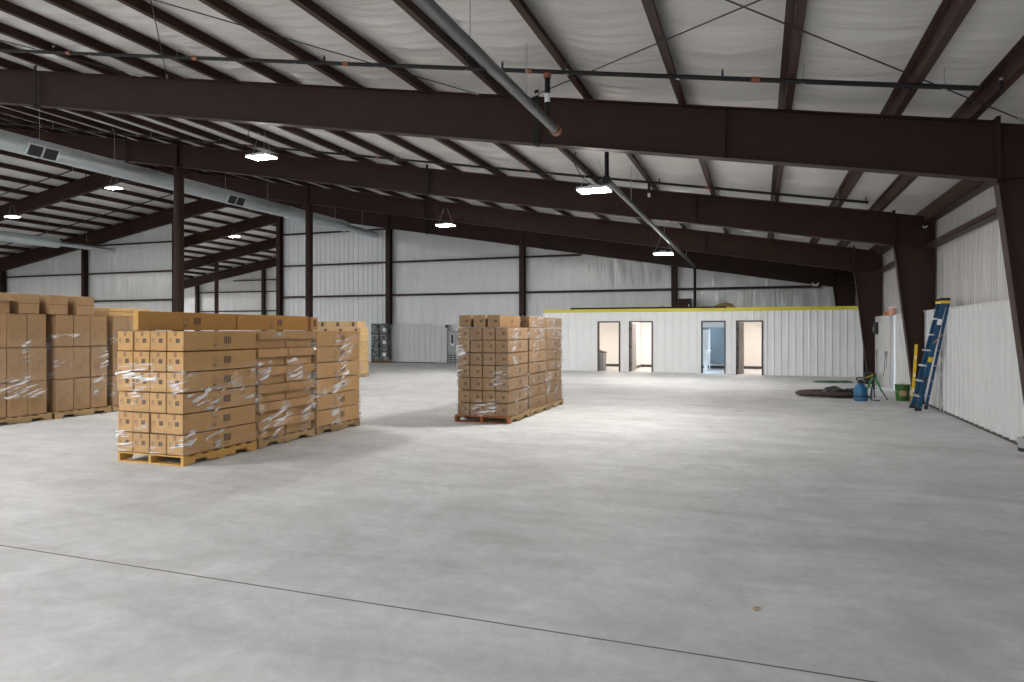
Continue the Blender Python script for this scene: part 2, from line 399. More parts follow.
pcol(-40.5, FX[1], rbot(-40.5) - .003, .16, 'brown interior column in the rear wing beyond the opening', 'interior columns')
ECOL = [-3.65, -10.95, -18.4, -25.4, -33.0, -40.5, -48.1]
for i, x in enumerate(ECOL):
    where = ['behind the right office parapet', 'behind the free-standing carton stack', 'beside the two dark wrapped bales',
             'at the right edge of the opening', 'at the left edge of the opening', 'above the left carton stacks', 'at the left edge of the photo'][i]
    hcol(x, YE, rbot(x) - .103, .26, 'brown end wall column ' + where, 'end wall columns')
for i, x in enumerate([-33.2, -40.7, -48.1]):
    hcol(x, FX[2], rbot(x) - .003, .26, 'brown column on the far bluish wall of the rear wing, %s from its right' % ORD[i + 1], 'rear wing wall columns')

# end wall: girts, vinyl skin, ribbed skin
def girt(x0, x1, y, z, lab, grp='end wall girts', d=.2):
    b = MB(); b.box(x0, x1, y, y + d, z - .003, z + .003, 'steel2'); b.box(x0, x1, y, y + .006, z - .05, z + .05, 'steel2'); b.box(x0, x1, y + d - .006, y + d, z, z + .07, 'steel2')
    return tag(b.build('wall_girt'), lab, 'girt', grp)
bays = [(3.3, -3.65, 'right of the office pipe'), (-3.65, -10.95, 'above the left half of the office'), (-10.95, -18.4, 'above the grey electric cabinet'), (-18.4, -25.4, 'on the ribbed panels right of the opening'),
        (-33.0, -40.5, 'just left of the opening'), (-40.5, -48.1, 'above the left carton stacks'), (-48.1, -56.5, 'beyond the left edge column')]
for a, c, w in bays:
    for z, n in ((3.54, 'lower'), (5.28, 'middle'), (7.05, 'upper')):
        lo, hi = min(a, c), max(a, c)
        # keep the part under the rafter
        cut = [x for x in [lo + (hi - lo) * k / 40 for k in range(41)] if rbot(x) - .1 > z + .02]
        if len(cut) < 3: continue
        girt(min(cut), max(cut), YS - .21, z, '%s brown wall girt %s' % (n, w))
def vinyl_wall(poly_x, y, zb, lab, name, m='vinylwall', side=-1, top=None):
    x0, x1 = poly_x; n = max(2, int(abs(x1 - x0) / .12)); b = MB(); pts = []; rows = 26
    for i in range(n + 1):
        x = x0 + (x1 - x0) * i / n; zt = (top or (lambda q: rtop(q) + .2))(x)
        for j in range(rows + 1):
            z = zb + (zt - zb) * j / rows
            amp = min(abs(z - g) for g in (0, 3.54, 5.28, 7.05)) / .8
            pts.append((x, y + .035 * min(1, amp) * (noise.noise((x * 3.2, z * .5, 2)) + .6 * noise.noise((x * 7, z * .9, 5))), z))
    R = rows + 1
    b.poly(pts, [(i * R + j, i * R + j + 1, (i + 1) * R + j + 1, (i + 1) * R + j) for i in range(n) for j in range(rows)], m)
    return struct(b.build(name, smooth=True, origin=(0, 0, 0)), lab, 'wall')
vinyl_wall((XS, -18.4), YS, 0, 'white vinyl end wall right of the dark bales', 'wall_back')
vinyl_wall((-33.0, XLEFT), YS, 0, 'white vinyl end wall left of the opening', 'wall_back_left')
vinyl_wall((-25.0, XLEFT), 48.8, 0, 'bluish white far wall of the rear wing', 'wall_far')

for z, n, x0, x1 in ((3.4, 'lowest', -48.1, -25.6), (5.1, 'middle', -48.1, -25.6), (6.1, 'top', -44, -25.6)):
    girt(x0, x1, 48.6, z, '%s brown girt on the far bluish wall of the rear wing' % n, 'rear wing wall girts')
def ribs(u0, u1, pitch, depth, rw=.05):
    # profile along u: list of (u, d)
    out = [(u0, 0)]; u = u0 + pitch / 2
    while u + rw < u1:
        out += [(u - rw * .8, 0), (u - rw * .4, depth), (u + rw * .4, depth), (u + rw * .8, 0)]; u += pitch
    out.append((u1, 0)); return out
def ribbed(b, axis, plane, u0, u1, z0, z1, pitch, depth, m, sgn, rw=.05):
    # axis 'x': runs along x at y=plane, ribs stand out towards sgn*y
    pr = ribs(u0, u1, pitch, depth, rw)
    pts = []
    for u, d in pr:
        p = plane + sgn * d
        for zz in (z0(u) if callable(z0) else z0, z1(u) if callable(z1) else z1):
            pts.append((u, p, zz) if axis == 'x' else (p, u, zz))
    b.poly(pts, [(2 * i, 2 * i + 1, 2 * i + 3, 2 * i + 2) for i in range(len(pr) - 1)], m)
b = MB(); ribbed(b, 'x', YS, OPR, -18.4, 0, lambda u: rtop(u) + .2, .30, .03, 'panel', -1)
struct(b.build('wall_back_ribbed', origin=(0, 0, 0)), 'white ribbed end wall panels between the opening and the dark bales', 'wall')
b = MB(); ribbed(b, 'x', YE - .16, -18.2, -14.95, .05, 1.96, .305, .022, 'panelright', -1)
b.box(-18.2, -14.95, YE - .16, YS - .02, 1.955, 1.965, 'panelright'); b.box(-18.2, -15.6, YE - .175, YE - .15, 0, .05, 'bronze'); b.box(-14.955, -14.95, YE - .16, YS - .02, 0, 1.96, 'panelright')
struct(b.build('wall_back_liner', origin=(0, 0, 0)), 'low white ribbed liner panel beside the grey electric cabinet', 'wall')
# walls of the wing and left wall
b = MB(); b.box(OPR + .35, OPR + .4, YS + .05, 48.8, 0, rtop(OPR) + .2, 'panel')
struct(b.build('wall_wing', origin=(0, 0, 0)), 'white right hand wall of the rear wing', 'wall')
b = MB(); b.box(XLEFT - .02, XLEFT, YB, YS, 0, rtop(XLEFT) + .2, 'panel')
struct(b.build('wall_left', origin=(0, 0, 0)), 'white left side wall of the hall', 'wall')

# ------------------------------------------------------------------ right wall
DY0, DY1, DZ = 21.17, 22.06, 2.04
b = MB()
def vw(b, y0, y1, z0, z1):
    n = max(2, int((y1 - y0) / .12)); rows = 16; pts = []
    for i in range(n + 1):
        y = y0 + (y1 - y0) * i / n
        for j in range(rows + 1):
            z = z0 + (z1 - z0) * j / rows
            pts.append((XS - .02 * abs(noise.noise((y * 3.0, z * .5, 8)) + .6 * noise.noise((y * 7, z * .9, 4))), y, z))
    R = rows + 1
    b.poly(pts, [(i * R + j, i * R + j + 1, (i + 1) * R + j + 1, (i + 1) * R + j) for i in range(n) for j in range(rows)], 'vinylwall')
vw(b, YB, DY0, 0, 4.5); vw(b, DY1, YS, 0, 4.5); vw(b, DY0, DY1, DZ + .06, 4.5)
struct(b.build('wall_right', smooth=True, origin=(0, 0, 0)), 'white vinyl insulation on the upper right side wall', 'wall')
for y0, y1, w in ((YB, FR[0], 'past the right edge of the photo'), (FR[0], FR[1], 'above the long white liner'), (FR[1], FR[2], 'above the open walk door'), (FR[2], FR[3], 'above the office end')):
    b = MB(); b.box(XL + .02, XS - .03, y0 + .01, y1 - .01, 3.52, 3.53, 'steel2'); b.box(XL + .02, XL + .028, y0 + .01, y1 - .01, 3.52, 3.62, 'steel2'); b.box(XL + .02, XL + .05, y0 + .01, y1 - .01, 3.612, 3.62, 'steel2')
    tag(b.build('wall_girt'), 'brown girt on the right wall ' + w, 'girt', 'right wall girts')
LH = 2.11
def liner(y0, y1, lab, name):
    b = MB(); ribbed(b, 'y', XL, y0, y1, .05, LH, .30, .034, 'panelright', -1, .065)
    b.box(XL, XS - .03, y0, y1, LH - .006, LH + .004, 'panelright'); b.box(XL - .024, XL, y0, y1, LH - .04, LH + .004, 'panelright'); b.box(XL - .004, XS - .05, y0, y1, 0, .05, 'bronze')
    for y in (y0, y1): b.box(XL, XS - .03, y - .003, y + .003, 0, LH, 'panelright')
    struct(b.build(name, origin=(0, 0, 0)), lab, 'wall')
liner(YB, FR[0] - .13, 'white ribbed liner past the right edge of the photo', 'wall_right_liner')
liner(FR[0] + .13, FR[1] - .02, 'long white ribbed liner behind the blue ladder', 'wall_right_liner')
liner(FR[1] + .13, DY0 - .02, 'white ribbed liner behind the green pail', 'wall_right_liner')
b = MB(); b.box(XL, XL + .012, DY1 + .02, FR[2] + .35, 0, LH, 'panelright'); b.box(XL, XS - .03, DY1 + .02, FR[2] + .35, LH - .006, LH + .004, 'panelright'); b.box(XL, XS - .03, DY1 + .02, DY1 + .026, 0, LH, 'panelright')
struct(b.build('wall_right_flat', origin=(0, 0, 0)), 'flat white liner carrying the black switch box and conduits', 'wall')
# walk door, standing open to daylight
d = thing('door_5', (XS - .02, DY1, 0), 'white walk door standing open to blue daylight in the right wall', 'door'); d['kind'] = 'structure'
b = MB()
for y0, y1 in ((-(DY1 - DY0), -(DY1 - DY0) + .05), (-.05, 0)): b.box(-.14, .10, y0, y1, 0, DZ, 'white')
b.box(-.14, .10, -(DY1 - DY0), 0, DZ, DZ + .06, 'white'); b.build('door_frame', d)
b = MB(); b.box(.10, .96, -.05, -.005, .01, DZ - .01, 'white', .004); lf = b.build('door_leaf', d)
b = MB(); b.tube([(.88, -.05, 1.0), (.88, -.11, 1.0), (.77, -.11, 1.0)], .012, 'alu', 8); b.build('door_handle', lf)

# ------------------------------------------------------------------ office block at the end of the hall
OL, OR_, OXL, OXS, OXR, OH = 27.7, 27.2, -8.6, -1.15, 3.46, 2.42
doors = [(-6.30, -5.36, OL), (-5.00, -4.04, OL), (-2.17, -1.25, OL), (-.86, .11, OR_)]
def office_front(name, y, x0, x1, pitch, ds, lab):
    b = MB(); cur = x0; H = 2.05; rd = .010 if len(ds) > 1 else .022
    for a, c, _ in ds:
        ribbed(b, 'x', y, cur, a, .0, OH, pitch, rd, 'panel', -1)
        ribbed(b, 'x', y, a, c, H, OH, pitch, rd, 'panel', -1); cur = c
    ribbed(b, 'x', y, cur, x1, .0, OH, pitch, rd, 'panel', -1)
    # thickness: inner board
    cur = x0
    for a, c, _ in ds:
        b.box(cur, a, y + .10, y + .12, 0, OH, 'paint'); b.box(a, c, y + .10, y + .12, H, OH, 'paint'); cur = c
    b.box(cur, x1, y + .10, y + .12, 0, OH, 'paint')
    struct(b.build(name, origin=(0, 0, 0)), lab, 'wall')
office_front('wall_office_left', OL, OXL, OXS, .31, doors[:3], 'white ribbed office wall with three doorways')
office_front('wall_office_right', OR_, OXS, OXR, .245, doors[3:], 'white ribbed office wall with the single warm lit doorway')
b = MB(); b.box(OXS - .012, OXS, OR_, OL + .12, 0, OH, 'panel'); b.box(OXL - .01, OXL, OL, YS - .3, 0, OH, 'panel')
b.box(OXS - .03, OXS + .05, OR_ - .028, OR_ + .0, 0, OH, 'panel'); b.box(OXL - .04, OXL + .05, OL - .028, OL, 0, OH, 'panel'); b.box(OXS - .06, OXS - .012, OL - .028, OL, 0, OH, 'panel')
struct(b.build('wall_office_corner', origin=(0, 0, 0)), 'white corner trim and return walls of the office block', 'wall')
b = MB(); b.box(OXL, OXS, OL - .03, OL + .1, OH, OH + .125, 'yellow')
struct(b.build('trim_1', origin=(0, 0, 0)), 'yellow cap trim along the left office wall', 'trim')
b = MB(); b.box(OXS - .03, OXR, OR_ - .035, OR_ + .1, OH, OH + .125, 'yellow')
struct(b.build('trim_2', origin=(0, 0, 0)), 'yellow cap trim along the right office wall', 'trim')
b = MB(); b.box(-7.5, OXS - .1, OL + .14, OL + .18, OH + .10, OH + .20, 'steel')
struct(b.build('trim_3', origin=(0, 0, 0)), 'dark brown channel just above the left yellow trim', 'trim')
# partitions, ceiling, back of rooms
RB = YS - .45
b = MB(); parts = [OXL + .02, -5.17, -3.2, OXS + .0]
for x in parts[1:3]: b.box(x - .05, x + .05, OL + .12, RB, 0, 2.37, 'paint')
b.box(OXS - .02, OXS + .06, OR_ + .12, RB, 0, 2.37, 'paint')
b.box(OXL, OXR, RB, RB + .08, 0, 2.37, 'paint')
b.box(OXR - .04, OXR, OR_ + .12, RB, 0, 2.37, 'paint')
struct(b.build('wall_office_inner', origin=(0, 0, 0)), 'white painted partitions inside the office rooms', 'wall')
b = MB(); b.box(OXL, OXR, OL + .1, RB + .08, 2.37, 2.41, 'paint'); b.box(OXS, OXR, OR_ + .1, OL + .1, 2.37, 2.41, 'paint')
struct(b.build('ceiling', origin=(0, 0, 0)), 'white ceiling inside the office rooms', 'ceiling')
b = MB(); b.box(OXL, OXR, RB - .015, RB, 0, .12, 'bronze')
for x in parts[1:3]: b.box(x + .05, x + .062, OL + .14, RB, 0, .12, 'bronze')
struct(b.build('baseboard_back', origin=(0, 0, 0)), 'dark baseboard inside the office rooms', 'baseboard')
labs = ['leftmost office doorway with dark frame and no door leaf in view', 'second office doorway with grey door swung inwards', 'third office doorway opening into a blue lit washroom',
        'rightmost office doorway, brightly lit, with grey door swung inwards']
for i, (x0, x1, y) in enumerate(doors):
    d = thing('door_%d' % (i + 1), ((x0 + x1) / 2, y, 0), labs[i], 'door'); d['kind'] = 'structure'
    w = (x1 - x0) / 2; b = MB()
    b.box(-w, -w + .055, -.035, .14, 0, 2.05, 'bronze'); b.box(w - .055, w, -.035, .14, 0, 2.05, 'bronze'); b.box(-w + .055, w - .055, -.035, .14, 1.995, 2.05, 'bronze')
    b.build('door_frame', d)
    if i in (1, 3):
        ang = radians(88 if i == 1 else 78); L_ = .84
        p = Vector((-w + .075, .15, 0)); q = p + Vector((cos(ang) * L_, sin(ang) * L_, 0))
        b = MB(); b.obox((p.x, p.y, 1.0), (q.x, q.y, 1.0), .045, 1.97, 'doorgrey'); lf = b.build('door_leaf', d)
        k = p.lerp(q, .92); n_ = Vector((sin(ang), -cos(ang), 0))
        b = MB(); b.tube([(k.x, k.y, .98), (k.x + n_.x * .06, k.y + n_.y * .06, .98)], [.014, .03], 'alu', 10); b.build('door_knob', lf)
        for z in (.28, 1.0, 1.72):
            b = MB(); b.box(-w + .053, -w + .075, .02, .15, z - .06, z + .06, 'black'); b.build('hinge', d)
# lamps in the rooms
for x, y, m, lab in ((-6.6, 29.2, 'roomlamp', 'warm ceiling lamp inside the leftmost office room'), (-4.2, 29.6, 'roomlamp', 'warm ceiling lamp inside the second office room'),
                     (-2.3, 29.0, 'coollamp', 'cool ceiling lamp inside the washroom'), (-.2, 29.3, 'roomlamp', 'warm ceiling lamp inside the rightmost office room')):
    t = thing('ceiling_lamp', (x, y, 2.37), lab, 'lamp', 'office ceiling lamps')
    b = MB(); b.box(-.34, .34, -.34, .34, -.04, 0, 'white', .006); b.build('housing', t)
    b = MB(); b.box(-.3, .3, -.3, .3, -.046, -.04, m); b.build('diffuser', t)
# things seen through the doorways
t = thing('storage_bin', (-6.42, 28.35, 0), 'dark grey bin just inside the leftmost office doorway', 'bin')
b = MB(); b.prism([(-.26, 0), (.26, 0), (.29, .74), (-.31, .92)], 'y', -.3, .3, 'doorgrey'); b.build('body', t)
b = MB(); b.prism([(.31, .73), (.31, .76), (-.33, .95), (-.33, .92)], 'y', -.32, .32, 'dark'); b.build('lid', t)
t = thing('wall_outlet', (-5.66, RB - .0, .55), 'dark outlet on the wall inside the leftmost office room', 'outlet')
b = MB(); b.box(-.05, .05, -.02, 0, -.07, .07, 'dark', .004); b.build('cover_plate', t)
for dz in (-.03, .03):
    b = MB(); b.box(-.02, .02, -.026, -.02, dz - .015, dz + .015, 'black'); b.build('socket', t)
t = thing('toilet_partition', (-1.75, 30.3, 0), 'blue grey stall partition inside the washroom', 'partition')
b = MB(); b.box(-.25, .5, -.02, .02, .25, 1.70, 'bluegrey', .004); b.build('panel', t)
b = MB(); b.box(-.30, -.25, -.03, .03, 0, 1.8, 'white'); b.build('post', t)
b = MB(); b.box(-.55, .5, -.03, .03, 1.70, 1.80, 'bluegrey'); b.build('headrail', t)
t = thing('washbasin', (-2.14, 29.7, 0), 'white washbasin on the left inside the washroom', 'washbasin')
b = MB(); b.lathe([(.0, .62), (.08, .63), (.2, .78), (.22, .84), (.19, .84), (.1, .74), (0, .72)], 'white', 24); b.build('bowl', t, True)
b = MB(); b.lathe([(.1, 0), (.085, .05), (.07, .5), (.1, .66)], 'white', 20); b.build('pedestal', t, True)
b = MB(); b.tube([(0, .16, .83), (0, .16, .98), (0, .05, 1.0)], .013, 'alu', 8); b.build('tap', t, True)
# things on the office roof
b = MB(); b.box(OXL, OXR, OL + .15, RB + .1, OH - .0, OH + .02, 'tan')
struct(b.build('trim_4', origin=(0, 0, 0)), 'plain deck on top of the office rooms', 'trim')
t = thing('switch_cabinet', (-3.08, 30.6, OH + .02), 'dark brown cabinet standing on top of the office near the pipe', 'cabinet')
b = MB(); b.box(-.28, .28, -.15, .15, 0, .62, 'steel2', .006); b.build('body', t)
b = MB(); b.box(-.25, .25, -.165, -.15, .03, .59, 'steel', .004); dd = b.build('door', t)
b = MB(); b.box(.17, .2, -.19, -.165, .27, .37, 'alu'); b.build('latch', dd)
t = thing('canvas_bundle', (-1.4, 29.4, OH + .02), 'tan canvas bundle lying on the office roof', 'bundle')
def lump(rx, ry, rz, seed, m, amp=.25):
    bm = bmesh.new(); bmesh.ops.create_icosphere(bm, subdivisions=3, radius=1)
    for v in bm.verts:
        k = 1 + amp * noise.noise(v.co * 2.1 + Vector((seed, 0, 0)))
        v.co = Vector((v.co.x * rx * k, v.co.y * ry * k, max(0, (v.co.z + .55) / 1.55) * rz * k))
    b = MB(); b.frombm(bm, m); return b
lump(.45, .25, .36, 3, 'tan').build('canvas', t, True)
b = MB(); b.tube([(.1 + .01 * 0, .27 * cos(a_), .01 + .33 * abs(sin(a_))) for a_ in [pi * k / 12 for k in range(13)]], .015, 'brownmat', 6); b.build('strap', t, True)
t = thing('work_shoe', (-3.9, 29.4, OH + .02), 'small black bag left on the office roof', 'bag'); t.name = 'tool_bag'
lump(.28, .14, .2, 9, 'black', .15).build('body', t, True)
b = MB(); b.tube([(-.12, 0, .17), (-.08, 0, .27), (.08, 0, .27), (.12, 0, .17)], .012, 'black', 6); b.build('handle', t, True)

# ------------------------------------------------------------------ lights
def highbay(x, y, z, lab, first=[None]):
    if first[0] is None:
        t = thing('high_bay_light', (x, y, z), lab, 'light', 'high bay lights of the hall')
        b = MB(); b.box(-.30, .30, -.20, .20, .02, .07, 'lampbody', .008); b.build('housing', t)
        b = MB(); b.box(-.28, .28, -.18, .18, .008, .02, 'lamp'); b.build('diffuser', t)
        b = MB(); b.box(-.1, .1, -.08, .08, .07, .12, 'lampbody', .006); b.build('driver_box', t)
        for sx in (-.27, .27):
            b = MB(); b.tube([(sx, 0, .07), (sx * .25, 0, .62)], .005, 'wire', 5); b.build('suspension_wire', t)
        b = MB(); b.tube([(-.02, 0, .12), (-.25, .02, .3), (-.42, .03, .62), (-.36, .03, .78)], .009, 'rod', 6); b.build('power_cord', t, True)
        first[0] = t
    else: dup(first[0], (x, y, z), lab)
highbay(-2.93, 12.6, 4.27, 'lit high bay light by the grey main pipe, nearest of its row')
highbay(-2.94, 22.4, 4.12, 'lit high bay light beside the main pipe in front of the third rafter')
highbay(-10.9, 12.95, 5.67, 'lit high bay light in front of the second rafter, upper left')
highbay(-10.5, 22.0, 5.38, 'lit high bay light above the far floor left of the free-standing carton stack')
highbay(-26.4, 22.0, 7.84, 'lit high bay light below the duct near the ridge')
highbay(-33.7, 22.6, 7.10, 'lit high bay light at the left edge under the left roof slope')
highbay(-32.5, 36.0, 7.83, 'lit high bay light in the rear wing through the opening')
k = 0
for y in (3.6, -4.5):
    for x in (-10.6, -18.3, -26.4):
        highbay(x, y, rbot(x) - .3, 'lit high bay light outside the picture, %s of those behind the camera' % ORD[k + 1]); k += 1
highbay(-5.2, -1.6, 4.6, 'added fill lamp above and behind the camera')  # extra lamp out of view, added to brighten the foreground floor
highbay(-26.4, 12.6, 7.84, 'lit high bay light beyond the left edge of the photo, right of the ridge')
highbay(-36, 12.6, 7.0, 'lit high bay light beyond the left edge of the photo, left of the ridge')
highbay(-46, 41.0, 5.4, 'added fill lamp in the rear wing, hidden left of the opening')  # from here, unseen lamps added to lift the wing's far wall
highbay(-31, 44.5, 7.4, 'added unseen fill lamp at the far end of the rear wing')
highbay(-31.5, 46.8, 7.2, 'added fill lamp in the far right corner of the rear wing, out of sight')  # further hidden wing lamps, added only for brightness
highbay(-52, 44.5, 4.8, 'added fill lamp in the far left corner of the rear wing, out of sight')
highbay(-50, 38, 5.0, 'added fill lamp in the left part of the rear wing, out of sight')
highbay(-44.0, 24.5, 5.6, 'lit high bay light far beyond the left edge of the photo')

# ------------------------------------------------------------------ ducts
def duct(x, z, r, y0, y1, y2, r2, lab, regs, xe=None):
    t = thing('ventilation_duct', (x, y0, z), lab, 'duct', 'galvanised ducts')
    n = int((y1 - y0) / .22); path = []; rad = []
    for i in range(n + 1):
        y = (y1 - y0) * i / n; path += [(0, y, 0)]; rad += [r]
    b = MB(); b.tube(path, rad, 'galv', 28, True); b.build('main_duct', t, True)
    k = 0; y = .6
    while y < y1 - y0 - .1 and k < 18:
        c = MB(); c.tube([(0, y - .025, 0), (0, y + .025, 0)], r + .012, 'galv', 28); c.build('joint_ring', t, True); y += 1.25; k += 1
    b = MB(); b.tube([(0, y1 - y0, 0), (0, y1 - y0 + .25, -.02), (0, y2 - y0, -.05)], [r, r2, r2], 'galv', 20); b.build('reducer', t, True)
    for yy in regs:
        c = MB(); a_ = radians(-28)
        sc_ = r / .34; m_ = Matrix.Translation((0, yy - y0, 0)) @ Matrix.Rotation(-a_, 4, 'Y')
        q = MB(); q.box(r - .04, r + .035, -.46, .46, -.19, .19, 'galv', .01); q.v = [(m_ @ Vector(v))[:] for v in q.v]; q.v = [(v[0], v[1], v[2]) for v in q.v]; rg = q.build('register', t)
        for s in (-1, 1):
            q = MB(); q.box(r + .035, r + .042, s * .22 - .185, s * .22 + .185, -.15, .15, 'dark'); 
            for w_ in range(6): q.box(r + .042, r + .052, s * .22 - .18, s * .22 + .18, -.135 + .05 * w_, -.12 + .05 * w_, 'dark')
            q.v = [(m_ @ Vector(v))[:] for v in q.v]; q.build('grille', rg)
    yy = .9
    while yy < y2 - y0:
        c = MB(); c.tube([(0, yy, r), (0, yy, rtop(x) - z)], .006, 'wire', 5); c.build('hanger_rod', t); yy += 2.4
    return t
duct(-19.3, 6.83, .262, 8.0, 28.9, 31.75, .17, 'long galvanised spiral duct running under the rafters beside the interior columns', (13.62, 21.2))
duct(-38.1, 6.72, .28, 17.0, 28.1, 31.75, .13, 'galvanised duct at the left edge under the left roof slope', ())

# ------------------------------------------------------------------ sprinkler pipes
def branch(y, x0, x1, r, lab, hx):
    b = MB(); z = lambda x: rtop(x) - .045
    xs = [x0 + (x1 - x0) * k / 6 for k in range(7)]
    b.tube([(x, y, z(x)) for x in xs], r, 'blackpipe', 10)
    t = b.build('sprinkler_branch_pipe', smooth=True); tag(t, lab, 'pipe', 'sprinkler branch pipes'); off = t.location
    def prt(mb, nm): mb.v = [(v[0] - off[0], v[1] - off[1], v[2] - off[2]) for v in mb.v]; mb.build(nm, t, True)
    for i, x in enumerate(hx):
        c = MB(); c.tube([(x, y, z(x)), (x, y, rtop(x) + .17)], .005, 'wire', 5); c.tube([(x, y - .012, z(x)), (x, y + .012, z(x))], r + .012, 'wire', 10); prt(c, 'pipe_hanger')
        if i % 2 == 0:
            xx = x + .55
            c = MB(); c.tube([(xx, y, z(xx)), (xx, y, z(xx) + .1)], .014, 'blackpipe', 6); c.tube([(xx, y, z(xx) + .1), (xx, y, z(xx) + .125)], .02, 'alu', 8); prt(c, 'sprinkler_head')
        else:
            c = MB(); c.tube([(x - .6, y, z(x - .6)), (x - .5, y, z(x - .5))], r + .006, 'copper', 10); prt(c, 'coupling')
branch(9.1, 2.35, -24, .030, 'black sprinkler branch pipe in front of the nearest rafter', [2.0 - 1.5 * k for k in range(17)])
branch(16.5, 2.2, -26, .030, 'black sprinkler branch pipe just in front of the second rafter', [1.6 - 2.2 * k for k in range(12)])
branch(23.6, RX - .5, -52, .030, 'black branch pipe in front of the nearest left slope rafter', [-31 - 2.9 * k for k in range(7)])
branch(29.6, RX - .5, -52, .030, 'black branch pipe before the left end wall rafter', [-31 - 2.9 * k for k in range(7)])
# big grey main, in two lengths
def main_pipe(x, z, y0, y1, lab, extras, r=.062):
    b = MB(); b.tube([(x, y0, z), (x, (y0 + y1) / 2, z), (x, y1, z)], r, 'pipe', 16); t = b.build('main_pipe', smooth=True); tag(t, lab, 'pipe', 'sprinkler main pipes'); off = t.location
    def prt(mb, nm): mb.v = [(v[0] - off[0], v[1] - off[1], v[2] - off[2]) for v in mb.v]; return mb.build(nm, t, True)
    extras(prt)
    return t
def ex1(prt):
    c = MB(); c.tube([(-2.78, 9.44, 4.56), (-2.78, 9.56, 4.56)], .08, 'copper', 14); prt(c, 'end_coupling')
    c = MB(); c.tube([(-2.78, 9.1, 5.2), (-2.78, 9.1, 4.95)], .038, 'blackpipe', 10); c.tube([(-2.78, 9.1, 4.83), (-2.78, 9.1, 4.6)], .038, 'blackpipe', 10); prt(c, 'riser_nipple')
    c = MB(); c.tube([(-2.78, 9.1, 4.83), (-2.78, 9.1, 4.95)], .04, 'white', 10); prt(c, 'white_sleeve')
    c = MB(); c.tube([(-2.78, 9.1, 5.17), (-2.78, 9.1, 5.23)], .055, 'copper', 10); prt(c, 'tee_coupling')
    for y in (4.0, 6.4, 8.2):
        c = MB(); c.tube([(-2.78, y, 4.62), (-2.78, y, 5.3)], .006, 'wire', 5); prt(c, 'hanger_rod')
main_pipe(-2.78, 4.56, -6, 9.5, 'fat grey main pipe ending in an orange coupling before the nearest rafter', ex1)
def ex2(prt):
    c = MB(); c.tube([(-2.66, 12.45, 4.44), (-2.66, 12.45, 5.28)], .04, 'blackpipe', 10); prt(c, 'riser_nipple')
    c = MB(); c.tube([(-2.66, 12.40, 4.44), (-2.66, 12.50, 4.44)], .08, 'blackpipe', 12); prt(c, 'end_coupling')
    c = MB(); c.tube([(-2.66, 30.4, 4.44), (-2.66, 30.55, 4.40), (-2.66, 30.6, 4.2), (-2.66, 30.6, 2.5)], .06, 'blackpipe', 12); prt(c, 'down_pipe')
    for y in (15.0, 20.5, 27.0):
        c = MB(); c.tube([(-2.66, y, 4.5), (-2.66, y, 5.28)], .006, 'wire', 5); prt(c, 'hanger_rod')
    c = MB(); c.tube([(-2.5, 16.5, 5.2), (-2.5, 16.5, 4.95)], .03, 'blackpipe', 8); c.tube([(-2.5, 16.5, 4.86), (-2.5, 16.5, 4.95)], .032, 'white', 8); prt(c, 'drop_nipple')
main_pipe(-2.66, 4.44, 12.45, 30.5, 'long grey main pipe running back to the end wall under the rafters', ex2, .055)
# roof bracing rods
def rod(p, q, lab):
    b = MB(); d = [(p[0] + (q[0] - p[0]) * k / 4, p[1] + (q[1] - p[1]) * k / 4, rtop(p[0] + (q[0] - p[0]) * k / 4) - .02) for k in range(5)]
    b.tube(d, .008, 'rod', 6); t = b.build('bracing_rod'); tag(t, lab, 'rod', 'roof bracing rods'); off = t.location
    c = MB(); v = Vector(d[1]) - Vector(d[0]); v.normalize(); c.tube([Vector(d[0]) - off, Vector(d[0]) + v * .28 - off], .018, 'wire', 8); c.build('turnbuckle', t, True)
rod((-3.46, 10.38), (3.25, 3.75), 'dark bracing rod rising right from the nearest rafter beside the main pipe')
rod((3.22, 10.38), (-3.46, 3.9), 'dark bracing rod running up from the right hand column')
rod((-11.03, 10.38), (-4.4, 3.6), 'dark bracing rod near the top left, meeting the rafter left of its crossing')
rod((-4.36, 10.38), (-11.2, 3.3), 'dark bracing rod slanting across the upper left insulation to mid rafter')
rod((-11.68, 10.38), (-17.4, 3.6), 'short visible bracing rod at the far upper left corner')

# emergency lights
for x, y, z, lab in ((2.2, FR[3] - .14, 3.55, 'small white twin headed emergency light on the end wall rafter'), (3.5, FR[1] - .06, 3.98, 'tiny white emergency light high on the column behind the ladder')):
    t = thing('emergency_light', (x, y, z), lab, 'light', 'emergency lights'); s = .65 if y > 20 else .22
    b = MB(); b.box(-.15 * s, .15 * s, -.05 * s, .05 * s, 0, .12 * s, 'white', .008 * s); b.build('body', t)
    for q in (-1, 1):
        b = MB(); b.tube([(q * .13 * s, -.03 * s, .16 * s), (q * .17 * s, -.13 * s, .15 * s)], [.045 * s, .065 * s], 'white', 12); b.build('lamp_head', t, True)

